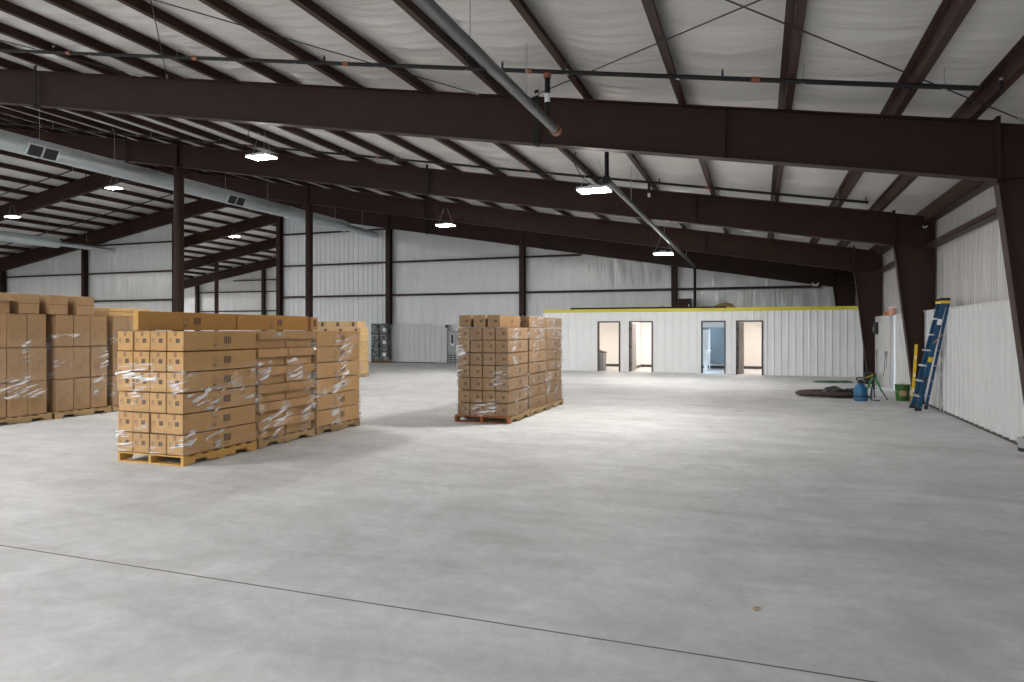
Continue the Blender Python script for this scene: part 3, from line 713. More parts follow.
# ------------------------------------------------------------------ cartons, pallets, wrap
def carton_mesh(w, d, h, m, end_mark=True, side_mark=True, seams=False, lines=False, tall=False):
    """w along x, d along y, h up; origin at the middle of the base. front faces -y, side faces +x"""
    b = MB(); g = .0075
    b.box(-w / 2 + g, w / 2 - g, -d / 2 + g, d / 2 - g, g, h - g, m, .006)
    e = .0006
    def fq(x0, x1, z0, z1, k): b.face([(x0, -d / 2 + g - e, z0), (x1, -d / 2 + g - e, z0), (x1, -d / 2 + g - e, z1), (x0, -d / 2 + g - e, z1)], k)
    def sq(y0, y1, z0, z1, k): b.face([(w / 2 - g + e, y0, z0), (w / 2 - g + e, y1, z0), (w / 2 - g + e, y1, z1), (w / 2 - g + e, y0, z1)], k)
    if end_mark:
        fq(w * .02, w * .26, h * .40, h * .62, 'ink')
        for i in range(4): fq(-w * .34, -w * (.10 if i % 2 else .16), h * (.34 + .085 * i), h * (.36 + .085 * i), 'ink2')
        fq(-w * .36, -w * .26, h * .46, h * .6, 'ink2')
    if side_mark:
        y = d * .025
        for i in range(4): sq(y + .033 * i, y + .033 * i + .026, h * .33, h * .70, 'ink')
        sq(y + .03, y + .10, h * .22, h * .25, 'ink2')
        for i in range(7): sq(y - .19, y - .19 + (.12 if i % 3 else .08), h * (.12 + .09 * i), h * (.145 + .09 * i), 'ink2')
        sq(y - .19, y - .13, h * .2, h * .34, 'ink2')
    if tall:   # marks on the +x face of tall cartons
        for i in range(5): sq(-d * .28, d * (.02 + .08 * (i % 3)), h * (.22 + .055 * i), h * (.235 + .055 * i), 'ink2')
        sq(d * .08, d * .26, h * .52, h * .58, 'ink2'); sq(-d * .3, -d * .2, h * .3, h * .42, 'ink2')
        sq(-d * .10, d * .12, h * .82, h * .85, 'ink2'); sq(-.02, .02, h * .955, h - .01, 'ink')
    return b
def carton(w, d, h, m, loc, lab, grp, tape='y', **kw):
    o = carton_mesh(w, d, h, m, **kw).build('carton', origin=(0, 0, 0)); o.location = loc
    tag(o, lab, 'carton', grp)
    b = MB()
    if tape == 'y':
        b.box(-.022, .022, -d / 2 + .001, d / 2 - .001, h - .0035, h - .0022, 'tape')
        b.box(-.022, .022, -d / 2 + .006, -d / 2 + .0075, h - .07, h - .007, 'tape'); b.build('packing_tape', o)
    elif tape == 'x':
        b.box(-w / 2 + .001, w / 2 - .001, -.022, .022, h - .0035, h - .0022, 'tape')
        b.box(w / 2 - .0075, w / 2 - .006, -.022, .022, h - .07, h - .007, 'tape'); b.build('packing_tape', o)
    return o
def place(src, loc, lab, rz=0): return dup(src, loc, lab, None, rz)

def pallet(x0, x1, y0, y1, lab, m='wood', mf=None, H=.125):
    """stringers run along y; x1 face has the two fork notches"""
    w, d = x1 - x0, y1 - y0
    t = thing('wooden_pallet', ((x0 + x1) / 2, (y0 + y1) / 2, 0), lab, 'pallet', 'wooden pallets')
    hb = .018
    for sx in (-w / 2 + .02, 0, w / 2 - .02):
        b = MB(); n1, n2 = -d * .27, d * .27; nw, nh = .115, .042
        pts = [(-d / 2, hb), (n1 - nw, hb), (n1 - nw + .015, hb + nh), (n1 + nw - .015, hb + nh), (n1 + nw, hb), (n2 - nw, hb), (n2 - nw + .015, hb + nh), (n2 + nw - .015, hb + nh), (n2 + nw, hb), (d / 2, hb), (d / 2, H - hb), (-d / 2, H - hb)]
        k = len(pts); b.poly([(sx - .02, p[0], p[1]) for p in pts] + [(sx + .02, p[0], p[1]) for p in pts],
                             [tuple(range(k)), tuple(range(2 * k - 1, k - 1, -1))] + [(i, k + i, k + (i + 1) % k, (i + 1) % k) for i in range(k)], m)
        if mf: b.box(sx - .022, sx + .022, -d / 2 - .003, -d / 2 + .05, .0, H - hb, mf)
        b.build('stringer', t)
    for i in range(7):
        y = -d / 2 + .045 + (d - .09) * i / 6
        b = MB(); b.box(-w / 2, w / 2, y - .045, y + .045, H - hb, H, mf if (mf and i == 0) else m, .002); b.build('deck_board', t)
    for y in (-d / 2 + .05, 0, d / 2 - .05):
        b = MB(); b.box(-w / 2, w / 2, y - .05, y + .05, 0, hb, mf if (mf and y < 0 and abs(y) > .1) else m, .002); b.build('bottom_board', t)
    return t
def wrap(x0, x1, y0, y1, z0, z1, lab, seed=0, off=.012):
    b = MB(); n = 14; r = .05
    # rounded loop
    loop = []
    for (ax, ay, bx, by) in ((x0 - off, y0 - off, x1 + off, y0 - off), (x1 + off, y0 - off, x1 + off, y1 + off), (x1 + off, y1 + off, x0 - off, y1 + off), (x0 - off, y1 + off, x0 - off, y0 - off)):
        for k in range(n): loop.append((ax + (bx - ax) * k / n, ay + (by - ay) * k / n))
    rows = 22; pts = []
    cx, cy = (x0 + x1) / 2, (y0 + y1) / 2
    for j in range(rows + 1):
        z = z0 + (z1 - z0) * j / rows
        for (x, y) in loop:
            k = .006 * noise.noise((x * 3 + seed, y * 3, z * 7)) + .002
            pts.append((x + (k if x > cx else -k), y + (k if y > cy else -k), z))
    N = len(loop)
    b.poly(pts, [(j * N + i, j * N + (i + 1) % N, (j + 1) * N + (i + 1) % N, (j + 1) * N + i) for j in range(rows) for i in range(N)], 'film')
    o = b.build('stretch_wrap', smooth=True); return tag(o, lab, 'plastic wrap', 'stretch film on pallet loads')

# ---- front stack: three pallets in line
PH = .125
FX0, FX1 = -7.66, -6.58
FYS = [(6.43, 7.72), (7.76, 9.04), (9.09, 10.33)]
cw = (FX1 - FX0) / 4; ch = (1.655 - PH) / 6
pallet(FX0 + .01, FX1, *FYS[0], 'bright yellow wooden pallet under the nearest cartons', 'woodyellow')
pallet(FX0 + .01, FX1, *FYS[1], 'weathered pallet under the middle load of the front stack')
pallet(FX0 + .01, FX1, *FYS[2], 'weathered pallet under the far load of the front stack')
cols4 = ['left hand', 'second from left', 'third from left', 'right hand']
src = None
for r in range(6):
    for c in range(4):
        x = FX0 + cw * (c + .5) + random.uniform(-.002, .002); y = (FYS[0][0] + FYS[0][1]) / 2 + random.uniform(-.014, .012)
        lab = 'brown carton in the nearest load, %s of its %s layer up' % (cols4[c], ORD[r + 1])
        if c == 3 and r == 5: y -= .006
        if not src: src = carton(cw, FYS[0][1] - FYS[0][0], ch, 'card', (x, y, PH + ch * r), lab, 'long cartons of the nearest load')
        else: place(src, (x, y, PH + ch * r), lab)
# middle load: two lidded cartons per layer
def lidded(w, d, h, m):
    o = MB(); g = .012
    o.box(-w / 2 + .004, w / 2 - .06, -d / 2 + g, d / 2 - g, .002, h * .55, m, .004)
    return o
src = None; bw = (FYS[1][1] - FYS[1][0]) / 2; W = FX1 - FX0
for r in range(6):
    for c in range(2):
        loc = ((FX0 + FX1) / 2 + random.uniform(-.004, .004), FYS[1][0] + bw * (c + .5), PH + ch * r)
        lab = 'lidded carton in the middle load, %s of the pair in its %s layer up' % ('nearer' if c == 0 else 'farther', ORD[r + 1])
        if not src:
            o = lidded(W, bw, ch, 'card').build('lidded_carton', origin=(0, 0, 0)); o.location = loc
            tag(o, lab, 'carton', 'lidded cartons of the middle load')
            b = MB(); b.box(-W / 2 + .002, W / 2 - .002, -bw / 2 + .004, bw / 2 - .004, ch * .52, ch - .004, 'card', .005); b.build('lid', o)
            src = o
        else: place(src, loc, lab)
# far load: long cartons
src = None; L3 = FYS[2][1] - FYS[2][0]
for r in range(6):
    for c in (range(4) if r == 5 else (0, 3)):
        loc = (FX0 + cw * (c + .5), (FYS[2][0] + FYS[2][1]) / 2 + random.uniform(-.01, .01), PH + ch * r)
        lab = 'long carton, far load of the front stack, %s column, %s layer up' % (cols4[c], ORD[r + 1])
        if not src: src = carton(cw, L3, ch, 'card', loc, lab, 'long cartons of the far load', tape='x')
        else: place(src, loc, lab)
# flat long cartons standing on edge on top
zt = PH + ch * 6
t1 = carton(.10, 1.72, .255, 'cardgold', (-7.38, 7.31, zt), 'long thin golden carton standing on edge on top of the nearest load', 'long cartons on edge', None, end_mark=False)
place(t1, (-7.38, 9.04, zt), 'long thin golden carton standing on edge above the middle and far loads')
o = carton(.15, .2, .24, 'card', (-7.36, 10.01, zt), 'short brown carton with a hand hole at the far end of the front stack top', 'long cartons on edge', None, side_mark=False, end_mark=False)
b = MB(); b.box(.0705, .0725, -.03, .03, .07, .19, 'seam'); b.build('hand_hole', o)
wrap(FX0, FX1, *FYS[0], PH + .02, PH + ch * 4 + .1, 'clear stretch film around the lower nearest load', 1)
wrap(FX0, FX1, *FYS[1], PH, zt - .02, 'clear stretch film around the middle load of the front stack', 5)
wrap(FX0, FX1, *FYS[2], PH, zt - .06, 'clear stretch film with painted glints around the far load of the front stack', 9)

# ---- free-standing stack to the right
RX0, RX1 = -5.19, -4.20
RYS = [(11.37, 12.50), (12.56, 13.68), (13.74, 14.87)]
rw = (RX1 - RX0) / 4; rh = (1.715 - PH) / 7
pallet(RX0 - .03, RX1 + .03, 11.33, RYS[0][1], 'pallet with orange ends under the free-standing stack front', 'wood', 'woodorange')
pallet(RX0, RX1 + .03, *RYS[1], 'pallet under the middle load of the free-standing stack')
pallet(RX0, RX1 + .03, *RYS[2], 'pallet under the far load of the free-standing stack')
src = None
names3 = ['front', 'middle', 'far']
for p, (y0, y1) in enumerate(RYS):
    src = None
    for r in range(8):
        if r == 7: cs = (0, 1, 2) if p == 0 else (2, 3)
        elif p == 0: cs = range(4)
        else: cs = (0, 3)
        for c in cs:
            jx = 0.
            if r == 7: jx = {0: .03, 1: .065, 2: .09}[c] if p == 0 else 0
            hh = rh
            loc = (RX0 + rw * (c + .5) + jx + random.uniform(-.002, .002), (y0 + y1) / 2 + random.uniform(-.012, .012), PH + rh * r)
            lv = 'top row' if r == 7 else '%s layer up' % ORD[r + 1]
            lab = 'carton in the %s load of the free-standing stack, %s, %s' % (names3[p], cols4[c], lv)
            if not src: src = carton(rw, y1 - y0, rh, 'card3', loc, lab, 'cartons of the free-standing stack, %s load' % names3[p])
            else: place(src, loc, lab)
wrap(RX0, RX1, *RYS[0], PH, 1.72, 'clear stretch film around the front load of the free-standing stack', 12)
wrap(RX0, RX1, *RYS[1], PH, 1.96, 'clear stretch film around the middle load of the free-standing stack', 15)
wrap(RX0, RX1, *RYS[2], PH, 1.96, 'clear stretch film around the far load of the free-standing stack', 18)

# ---- left stacks: tall cartons, three wide and three high
LX1 = -12.42; LD = 1.05
LYS = [(7.88, 8.96), (9.12, 10.20), (10.33, 11.41)]
lh = .613; lw = .36
src = None
nm = ['leftmost pallet, cut by the edge of the photo', 'second pallet on the left', 'third pallet on the left, mostly hidden']
short = ['leftmost stack', 'second left stack', 'third left stack']
for p, (y0, y1) in enumerate(LYS):
    pallet(LX1 - LD, LX1 + .02, y0 - .02, y1 + .08, 'worn wooden pallet, ' + nm[p])
    for r in range(3):
        for c in range(3):
            loc = (LX1 - LD / 2 + random.uniform(-.008, .004), y0 + lw * (c + .5) + random.uniform(-.006, .006), PH + lh * r)
            lab = 'tall brown carton in the %s, %s column, %s layer up' % (short[p], ['near', 'middle', 'far'][c], ORD[r + 1])
            if not src:
                src = carton(LD, lw, lh, 'card2', loc, lab, 'tall cartons of the left stacks', None, end_mark=False, side_mark=False, tall=True)
                b = MB(); b.box(LD / 2 - .0074, LD / 2 - .0066, -.022, .022, lh * .94, lh - .006, 'tape'); b.build('packing_tape', src)
            else: place(src, loc, lab)
wrap(LX1 - LD, LX1, *LYS[0], .45, 1.5, 'clear stretch film with painted bright glints around the leftmost stack', 22)
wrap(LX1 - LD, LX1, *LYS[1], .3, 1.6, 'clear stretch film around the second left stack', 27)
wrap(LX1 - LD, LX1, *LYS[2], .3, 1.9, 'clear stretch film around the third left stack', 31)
# boxes lying on top of the left stacks
lt = PH + lh * 3
def seam_box(w, d, h, m, loc, lab, grp):
    b = MB(); b.box(-w / 2, w / 2, -d / 2, d / 2, 0, h, m, .008); o = b.build('carton', origin=(0, 0, 0)); o.location = loc; tag(o, lab, 'carton', grp)
    b = MB(); b.box(w / 2 - .003, w / 2 + .002, -d / 2 + .006, d / 2 - .006, h * .5, h * .5 + .012, 'seam'); b.build('flap_seam', o)
    return o
s0 = seam_box(.5, .37, .36, 'card2', (LX1 - .28, 8.65, lt), 'seamed brown carton on top of the leftmost stack, second from the photo edge', 'cartons on top of the left stacks')
place(s0, (LX1 - .28, 9.20, lt), 'seamed brown carton at the near end of the second left stack top')
place(s0, (LX1 - .28, 9.75, lt), 'seamed brown carton on top of the second left stack, rightmost of the row')
place(s0, (LX1 - .28, 8.12, lt), 'seamed brown carton with an open flap at the left edge of the photo')
b = MB(); b.obox((0, 0, 0), (0, 1, 0), .5, .006, 'card2'); 
fl = b
o = MB(); o.face([(LX1 - .04, 7.95, lt + .361), (LX1 - .04, 8.29, lt + .361), (LX1 + .16, 8.27, lt + .22), (LX1 + .16, 7.97, lt + .22)], 'card2'); o.face([(LX1 - .04, 7.95, lt + .358), (LX1 - .04, 8.29, lt + .358), (LX1 + .16, 8.27, lt + .217), (LX1 + .16, 7.97, lt + .217)], 'card2')
last = [x for x in bpy.data.objects if x.get('label', '').endswith('at the left edge of the photo') and x.get('category') == 'carton'][0]
o.v = [(v[0] - last.location.x, v[1] - last.location.y, v[2] - last.location.z) for v in o.v]; o.build('open_flap', last)
s1 = seam_box(.45, .42, .33, 'cardpale', (LX1 - .80, 8.74, lt), 'pale carton set back between two top cartons of the leftmost stack', 'pale cartons set back on top')
place(s1, (LX1 - .80, 9.46, lt), 'pale carton set back between two top cartons of the second left stack')
seam_box(.5, 1.0, .17, 'cardpale', (LX1 - .45, 10.9, lt), 'low pale carton lying on top of the third left stack', 'pale cartons set back on top')

# ---- stack far behind the front stack
BX0, BX1, BY0, BY1 = -15.30, -13.36, 21.0, 21.55
pallet(BX0, BX1, BY0, BY1, 'pale pallet under the far stack beyond the front cartons', 'wood')
bh = (1.765 - PH) / 7; bw3 = (BX1 - BX0) / 3; src = None
for r in range(8):
    for c in range(3):
        x = BX0 + bw3 * (c + .5) - (.09 if r == 7 else 0); y = (BY0 + BY1) / 2 - (.05 if r == 7 else 0)
        lab = 'pale carton, far stack behind the front cartons, %s column, %s layer up' % (['left', 'middle', 'right'][c], ORD[r + 1])
        loc = (x, y, PH + bh * r)
        if not src:
            b = MB(); d = BY1 - BY0; b.box(-bw3 / 2 + .004, bw3 / 2 - .004, -d / 2, d / 2, .004, bh - .003, 'cardpale', .006)
            b.face([(.08, -d / 2 - .001, .05), (.2, -d / 2 - .001, .05), (.2, -d / 2 - .001, .2), (.08, -d / 2 - .001, .2)], 'ink')
            src = b.build('carton', origin=(0, 0, 0)); src.location = loc; tag(src, lab, 'carton', 'pale cartons of the far stack')
        else: place(src, loc, lab)

# ---- dark wrapped bales against the end wall
for x0, x1, lab, whites in ((-19.06, -18.60, 'mottled dark wrapped bale, left of the pair by the end wall column', 0), (-18.55, -18.06, 'mottled dark wrapped bale with three white tags beside the end wall column', 3)):
    y0, y1 = 30.95, 31.35
    pallet(x0 - .0, x1 + .0, y0, y1, 'small pallet under the ' + ('left' if not whites else 'right') + ' dark bale')
    t = thing('wrapped_bale', ((x0 + x1) / 2, (y0 + y1) / 2, PH), lab, 'bale', 'dark wrapped bales')
    w = (x1 - x0) / 2; d = (y1 - y0) / 2
    for k in range(3):
        b = MB(); b.box(-w + .015 * (k == 1), w - .01 * k, -d, d, k * .64 + .004, (k + 1) * .64 - .01, 'mottled', .03); b.build('bundle', t)
    for k in range(whites):
        b = MB(); b.box(-.04, .12, -d - .006, -d, k * .64 + .22, k * .64 + .40, 'white'); b.build('tag', t)

# ---- electric cabinet on the end wall
t = thing('electric_cabinet', (-14.56, YE - .05, 0), 'tall grey electric cabinet with dark oval window on the end wall', 'cabinet')
b = MB(); b.box(-.28, .28, -.28, .1, .56, 1.66, 'grey', .012); b.build('upper_box', t)
b = MB(); b.box(-.23, .23, -.24, .1, .0, .53, 'grey', .012)
b.build('lower_box', t)
b = MB()
for i in range(4):
    for s in (-1, 1): b.box(s * .11 - .085, s * .11 + .085, -.245, -.24, .06 + .11 * i, .12 + .11 * i, 'dark')
b.build('vent', t)
b = MB(); pts = [(.10 * cos(a_) , 1.22 + (.10 * sin(a_) + (.22 if sin(a_) >= 0 else -.22))) for a_ in [2 * pi * k / 28 for k in range(28)]]
b.prism(pts, 'y', -.30, -.28, 'white'); fr = b.build('window_rim', t)
pts = [(.07 * cos(a_), 1.25 + (.07 * sin(a_) + (.17 if sin(a_) >= 0 else -.17))) for a_ in [2 * pi * k / 28 for k in range(28)]]
b = MB(); b.prism(pts, 'y', -.31, -.30, 'dark'); b.build('dark_window', t)
b = MB(); b.box(-.31, .31, -.2, .1, .53, .56, 'grey'); b.build('shelf_plate', t)
t = thing('pull_station', (-14.98, YE - .19, 1.86), 'small dark alarm box high beside the liner panel', 'alarm')
b = MB(); b.box(-.06, .06, 0, .06, -.05, .1, 'dark', .006); b.build('body', t); b = MB(); b.box(-.03, .03, -.012, 0, -.01, .05, 'red'); b.build('button', t)

# ------------------------------------------------------------------ tools at the right
# folded step ladder leaning on the liner
A0 = Vector((3.06, 16.12, 0)); B0 = Vector((3.06, 16.66, 0)); A1 = Vector((3.40, 15.46, 2.27)); B1 = Vector((3.40, 15.80, 2.27))
t = thing('step_ladder', (3.06, 16.4, 0), 'blue fibreglass step ladder folded and leaning on the white liner', 'ladder'); off = Vector(t.location)
def prt(mb, nm, par=None, sm=False): mb.v = [(v[0] - off[0], v[1] - off[1], v[2] - off[2]) for v in mb.v]; return mb.build(nm, par or t, sm)
for p, q in ((A0, A1), (B0, B1)):
    b = MB(); b.obox(p, q, .085, .03, 'blueladder', (0, 1, 0)); r_ = prt(b, 'front_rail')
    b = MB(); b.obox(p, p + (q - p) * .03, .115, .045, 'black', (0, 1, 0)); prt(b, 'foot', r_)
R = Vector((.155, 0, 0))
for p, q in ((A0 + Vector((.15, .02, .04)), A1 + Vector((.07, .02, -.06))), (B0 + Vector((.15, -.02, .04)), B1 + Vector((.07, -.02, -.06)))):
    b = MB(); b.obox(p, q, .05, .025, 'blueladder', (0, 1, 0)); r_ = prt(b, 'rear_rail')
    b = MB(); b.obox(p, p + (q - p) * .03, .06, .035, 'black', (0, 1, 0)); prt(b, 'foot', r_)
for k in range(1, 7):
    f_ = k / 7.2; p = A0.lerp(A1, f_); q = B0.lerp(B1, f_)
    b = MB(); b.obox(p + Vector((-.05, -.012, 0)), q + Vector((-.05, .012, 0)), .085, .03, 'alu'); prt(b, 'step')
    b = MB(); p2 = (A0 + Vector((.15, 0, 0))).lerp(A1 + Vector((.07, 0, 0)), f_); q2 = (B0 + Vector((.15, 0, 0))).lerp(B1 + Vector((.07, 0, 0)), f_)
    b.tube([p2, q2], .012, 'alu', 8); prt(b, 'rear_brace')
b = MB(); b.box(3.31, 3.49, 15.42, 15.84, 2.24, 2.30, 'black', .012); b.box(3.32, 3.48, 15.414, 15.846, 2.19, 2.245, 'yellowtool', .006); prt(b, 'top_cap')
for f_, h, m in ((.45, .09, 'yellowtool'), (.78, .1, 'white'), (.28, .07, 'dark')):
    p = A0.lerp(A1, f_); q = A0.lerp(A1, f_ + h / 2); b = MB(); b.obox(p + Vector((0, -.017, 0)), q + Vector((0, -.017, 0)), .075, .004, m, (0, 1, 0)); prt(b, 'sticker')
b = MB(); p = A0.lerp(A1, .62) + Vector((-.02, -.02, 0)); q = A0.lerp(A1, .70) + Vector((.11, -.02, 0)); b.obox(p, q, .02, .006, 'tan', (0, 1, 0)); prt(b, 'spreader')

t = thing('yellow_level', (3.16, 17.2, 0), 'long yellow spirit level leaning behind the blue ladder', 'level'); t.name = 'spirit_level'
b = MB(); b.obox((0, 0, .02), (.10, .10, 1.36), .055, .028, 'yellowtool', (0, 1, 0)); b.build('body', t)
for f_ in (.25, .5, .78):
    b = MB(); b.obox((.10 * f_, .10 * f_ - .016, 1.36 * f_ - .04), (.10 * f_, .10 * f_ - .016, 1.36 * f_ + .04), .03, .008, 'white', (0, 1, 0)); b.build('vial', t)
for f_ in (.0, 1.0):
    b = MB(); b.obox((.10 * f_, .10 * f_, .02 + 1.34 * f_ - .01), (.10 * f_, .10 * f_, .02 + 1.34 * f_ + .02), .06, .032, 'black', (0, 1, 0)); b.build('end_cap', t)

t = thing('green_pail', (3.17, 18.35, 0), 'dark green plastic pail with a pale label beside the ladder', 'bucket'); t.name = 'plastic_pail'
b = MB(); b.lathe([(0, .0), (.135, .0), (.14, .01), (.158, .36), (.15, .362), (.132, .03), (0, .03)], 'greenpail', 28); b.build('body', t, True)
b = MB()
for z in (.285, .32): b.lathe([(.155, z), (.168, z), (.168, z + .012), (.155, z + .012)], 'greenpail', 28)
b.build('rim_ring', t, True)
b = MB(); b.lathe([(.158, .355), (.17, .355), (.17, .385), (.15, .39), (0, .385)], 'greenpail', 28); b.build('lid', t, True)
b = MB(); pts = []; 
for k in range(9):
    a_ = radians(-125 + 7 * k); pts += [(.152 * cos(a_), .152 * sin(a_), .12), (.159 * cos(a_), .159 * sin(a_), .25)]
b.poly(pts, [(2 * i, 2 * i + 1, 2 * i + 3, 2 * i + 2) for i in range(8)], 'tan'); b.build('paper_label', t)
b = MB(); b.tube([(.17 * cos(a_), .17 * sin(a_) - .0, .30 - .12 * abs(sin(a_))) for a_ in [pi + pi * k / 12 for k in range(13)]], .004, 'wire', 6); b.build('wire_handle', t)

t = thing('canvas_bag', (3.30, 17.75, 0), 'dark red canvas bag on the floor between pail and ladder', 'bag')
lump(.09, .16, .2, 5, 'red', .25).build('body', t, True)
b = MB(); b.tube([(0, -.1, .16), (0, -.05, .25), (0, .05, .25), (0, .1, .16)], .012, 'red', 6); b.build('handle', t, True)

t = thing('pump_sprayer', (2.23, 17.95, 0), 'blue tank pump sprayer with black handle standing on the floor', 'sprayer')
b = MB(); b.lathe([(0, 0), (.135, 0), (.15, .02), (.15, .25), (.14, .31), (.10, .37), (.055, .40), (.055, .43), (0, .43)], 'bluepl', 28); b.build('tank', t, True)
b = MB(); b.lathe([(.06, .42), (.075, .425), (.075, .46), (.03, .47), (.02, .47), (0, .47)], 'black', 20); b.build('cap', t, True)
b = MB(); b.tube([(0, 0, .46), (0, 0, .51)], .016, 'black', 10); b.tube([(.09 * cos(a_), 0, .52 + .035 * sin(a_)) for a_ in [2 * pi * k / 16 for k in range(17)]], .014, 'black', 8); b.build('pump_handle', t, True)
b = MB(); b.tube([(.05, -.04, .40), (.16, -.04, .42), (.22, -.05, .3), (.2, -.06, .1), (.24, .0, .03), (.3, .1, .02), (.42, .05, .02)], .011, 'black', 8); b.build('hose', t, True)
b = MB(); b.tube([(.24, .05, .02), (.24, -.06, .34)], .012, 'bluepl', 8); b.tube([(.24, -.06, .34), (.24, -.08, .42)], .02, 'black', 8); b.build('wand', t, True)
b = MB(); b.lathe([(.151, .10), (.153, .10), (.153, .14), (.151, .14)], 'dark', 28); b.build('belt_ring', t, True)

t = thing('tripod', (2.60, 18.6, 0), 'small bright green tripod with black head on the floor', 'tripod')
for a_ in (200, 330, 80):
    c_ = Vector((.30 * cos(radians(a_)), .30 * sin(radians(a_)), 0))
    b = MB(); b.obox(Vector((0, 0, .53)) + c_ * .1, c_ * .62 + Vector((0, 0, .18)), .04, .03, 'greenbright', (0, 1, 0) if a_ != 80 else (1, 0, 0)); lg = b.build('leg', t)
    b = MB(); b.tube([c_ * .5 + Vector((0, 0, .27)), c_ + Vector((0, 0, .02))], .013, 'black', 8); b.tube([c_ + Vector((0, 0, .02)), c_ * 1.02], .022, 'black', 8); b.build('foot_section', lg)
    b = MB(); b.obox(Vector((0, 0, .26)), c_ * .5 + Vector((0, 0, .27)), .018, .008, 'black'); b.build('strut', t)
b = MB(); b.tube([(0, 0, .22), (0, 0, .56)], .016, 'black', 10); b.build('centre_post', t, True)
b = MB(); b.lathe([(0, .53), (.05, .53), (.055, .56), (.04, .60), (.045, .62), (0, .62)], 'black', 16); b.build('head', t, True)
b = MB(); b.tube([(-.02, -.04, .58), (-.2, -.12, .52)], .01, 'yellowtool', 8); b.build('pan_handle', t, True)

# dark hose / mat heap
t = thing('hose_heap', (1.65, 18.9, 0), 'heap of dark hose and cloth on the floor left of the blue sprayer', 'hose')
random.seed(11); b = MB(); path = []
for k in range(150):
    a_ = k * .33; rr = .55 + .28 * noise.noise((k * .06, 2, 0)); lo = .06 + .055 * (k / 150) + .02 * noise.noise((k * .3, 0, 4))
    path.append((rr * 1.12 * cos(a_) * (1 - .1 * (k / 150)) - .08, rr * .75 * sin(a_) + .05 * noise.noise((k * .11, 5, 1)), max(.035, lo)))
b.tube(path, .034, 'brownmat', 8); b.build('hose', t, True)
b = MB(); n = 26; pts = []
for i in range(n + 1):
    for j in range(n + 1):
        x = -.25 + 1.15 * i / n; y = -.25 + .9 * j / n; e = min(i, n - i, j, n - j) / 4
        z = .02 + min(1, e) * (.15 + .14 * noise.noise((x * 2.3, y * 2.3, 3)) + .05 * noise.noise((x * 6, y * 6, 1)))
        pts.append((x + .07 * noise.noise((y * 3, 1, 1)), y + .07 * noise.noise((x * 3, 4, 1)), max(.015, z)))
b.poly(pts, [(i * (n + 1) + j, (i + 1) * (n + 1) + j, (i + 1) * (n + 1) + j + 1, i * (n + 1) + j + 1) for i in range(n) for j in range(n)], 'black'); b.build('cloth', t, True)
# green sheet
t = MB(); n = 20; pts = []
for i in range(n + 1):
    for j in range(9):
        u = i / n * 2 - 1; w_ = (1 - u * u) ** .5 if abs(u) < 1 else 0
        x = 2.22 + .62 * u; y = 24.15 + .42 * w_ * (j / 4 - 1) + .1 * u
        pts.append((x, y, .012 + .05 * w_ * max(0, 1 - abs(j / 4 - 1)) + .03 * max(0, noise.noise((x * 4, y * 4, 2)))))
t.poly(pts, [(i * 9 + j, (i + 1) * 9 + j, (i + 1) * 9 + j + 1, i * 9 + j + 1) for i in range(n) for j in range(8)], 'greensheet')
tag(t.build('tarpaulin', smooth=True), 'green sheet lying flat on the floor before the right office wall', 'sheet')

# black bin at the foot of the third column
t = thing('black_bin', (3.20, 23.8, 0), 'small black box at the foot of the column beside the open door', 'box'); t.name = 'tool_box'
b = MB(); b.box(-.13, .13, -.13, .13, 0, .3, 'black', .015); b.build('body', t); b = MB(); b.box(-.14, .14, -.14, .14, .3, .36, 'dark', .012); b.build('lid', t)
b = MB(); b.tube([(-.07, 0, .36), (-.06, 0, .41), (.06, 0, .41), (.07, 0, .36)], .012, 'black', 6); b.build('handle', t, True)
# switch box, conduits
t = thing('switch_box', (XL - .0, 24.3, 1.55), 'black electric switch box high on the flat white liner', 'electrical box')
b = MB(); b.box(-.09, 0, -.2, .2, 0, .38, 'black', .01); b.build('enclosure', t); b = MB(); b.box(-.105, -.09, -.16, .16, .05, .33, 'dark', .004); b.build('cover', t)
b = MB(); b.box(-.13, -.105, .06, .1, .1, .22, 'grey'); b.build('switch_lever', t)
t = thing('conduit', (XL, 24.3, 0), 'thin grey conduit below the black switch box', 'conduit', 'wall conduits')
b = MB(); b.tube([(-.03, 0, 0), (-.03, 0, .95)], .018, 'grey', 8); b.build('tube', t, True); b = MB(); b.box(-.06, 0, -.05, .05, .9, 1.05, 'grey', .005); b.build('box', t)
t = thing('conduit', (XL, 22.55, 0), 'dark outlet box on the liner with red cord hanging beside the door', 'conduit', 'wall conduits')
b = MB(); b.tube([(-.02, 0, .55), (-.02, 0, .95)], .014, 'grey', 8); b.build('tube', t, True); b = MB(); b.box(-.07, 0, -.09, .09, .92, 1.06, 'grey', .006); b.build('box', t)
b = MB(); b.tube([(-.05, 0, .95), (-.07, .0, .7), (-.06, .1, .45), (-.07, .3, .3)], .009, 'red', 6); b.build('cord', t, True)
# things on the liner top
t = thing('small_box', (3.58, 23.2, LH + .004), 'small orange box on top of the liner beside the door', 'box'); t.name = 'cardboard_box'
b = MB(); b.box(-.06, .06, -.12, .12, 0, .12, 'orange', .006); b.build('body', t); b = MB(); b.box(-.02, .02, -.122, .122, .12, .122, 'tape'); b.build('tape', t)
t = thing('paint_can', (3.60, 22.25, LH + .004), 'salmon coloured tub on top of the liner beside the door', 'tub')
b = MB(); b.lathe([(0, 0), (.09, 0), (.1, .2), (.1, .21), (0, .21)], 'salmon', 20); b.build('body', t, True); b = MB(); b.lathe([(.1, .2), (.108, .2), (.108, .225), (0, .225)], 'white', 20); b.build('lid', t, True)
b = MB(); b.tube([(.1 * cos(a_), -.02 + .0, .2 + .1 * sin(a_)) for a_ in [pi * k / 10 for k in range(11)]], .004, 'wire', 6); b.build('wire_handle', t)
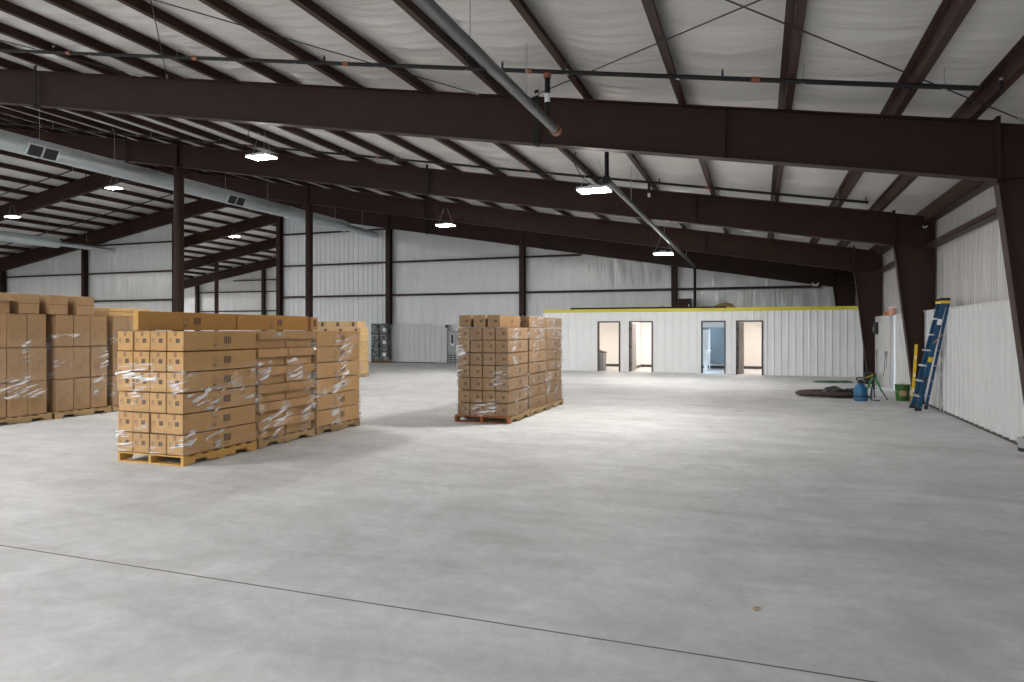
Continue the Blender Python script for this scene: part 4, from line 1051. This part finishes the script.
# strip with blocks on the liner
t = thing('wall_strip', (XL - .025, 15.95, 0), 'narrow pale strip with grey blocks on the liner behind the ladder', 'strip')
b = MB(); b.box(-.012, 0, -.09, -.06, .02, 2.0, 'panelright'); b.build('side_channel', t)
b = MB(); b.box(-.012, 0, .16, .19, .02, 2.0, 'panelright'); b.build('side_channel', t)
for z in (.12, .38, .70, 1.02, 1.33, 1.6):
    b = MB(); b.box(-.014, -.002, -.06, .16, z, z + .10, 'alu'); b.build('block', t)
# metal pail at the right edge
t = thing('metal_pail', (3.365, 11.0, 0), 'shiny metal pail on the floor at the right edge of the photo', 'bucket')
b = MB(); b.lathe([(0, .0), (.08, .0), (.083, .01), (.095, .20), (.1, .21), (.09, .21), (.08, .02), (0, .02)], 'alu', 24); b.build('body', t, True)
b = MB(); b.lathe([(.08, .03), (.09, .03), (.094, .08), (.085, .08)], 'dark', 24); b.build('band', t, True)
b = MB(); b.tube([(0, .098 * cos(a_), .18 + .07 * sin(a_)) for a_ in [pi * k / 12 for k in range(13)]], .006, 'dark', 6); b.build('handle', t, True)

b = MB(); b.poly([(-.03, 4.27, .004), (-.005, 4.29, .012), (.015, 4.32, .006), (-.025, 4.31, .014), (-.045, 4.30, .004)], [(0, 1, 3, 4), (1, 2, 3)], 'tan')
tag(b.build('dry_leaf'), 'tiny dry leaf lying on the bare floor right of centre in the foreground', 'leaf')

# ------------------------------------------------------------------ world, camera
w = bpy.data.worlds.new('daylight'); bpy.context.scene.world = w; w.use_nodes = True
bg = w.node_tree.nodes['Background']; bg.inputs[0].default_value = (.82, .91, 1.0, 1); bg.inputs[1].default_value = 2.0

cam = bpy.data.cameras.new('camera'); co = bpy.data.objects.new('camera', cam); C.objects.link(co)
co.location = (0, 0, 1.65); co.rotation_euler = (pi / 2, 0, atan(248 / 683))
cam.sensor_width = 36; cam.sensor_fit = 'HORIZONTAL'; cam.lens = 683 / 1024 * 36; cam.shift_y = -10 / 1024
cam.clip_end = 400
sc = bpy.context.scene; sc.camera = co
vs = sc.view_settings; vs.view_transform = 'Standard'; vs.look = 'None'; vs.gamma = 1; vs.use_curve_mapping = False; vs.exposure = 0.27
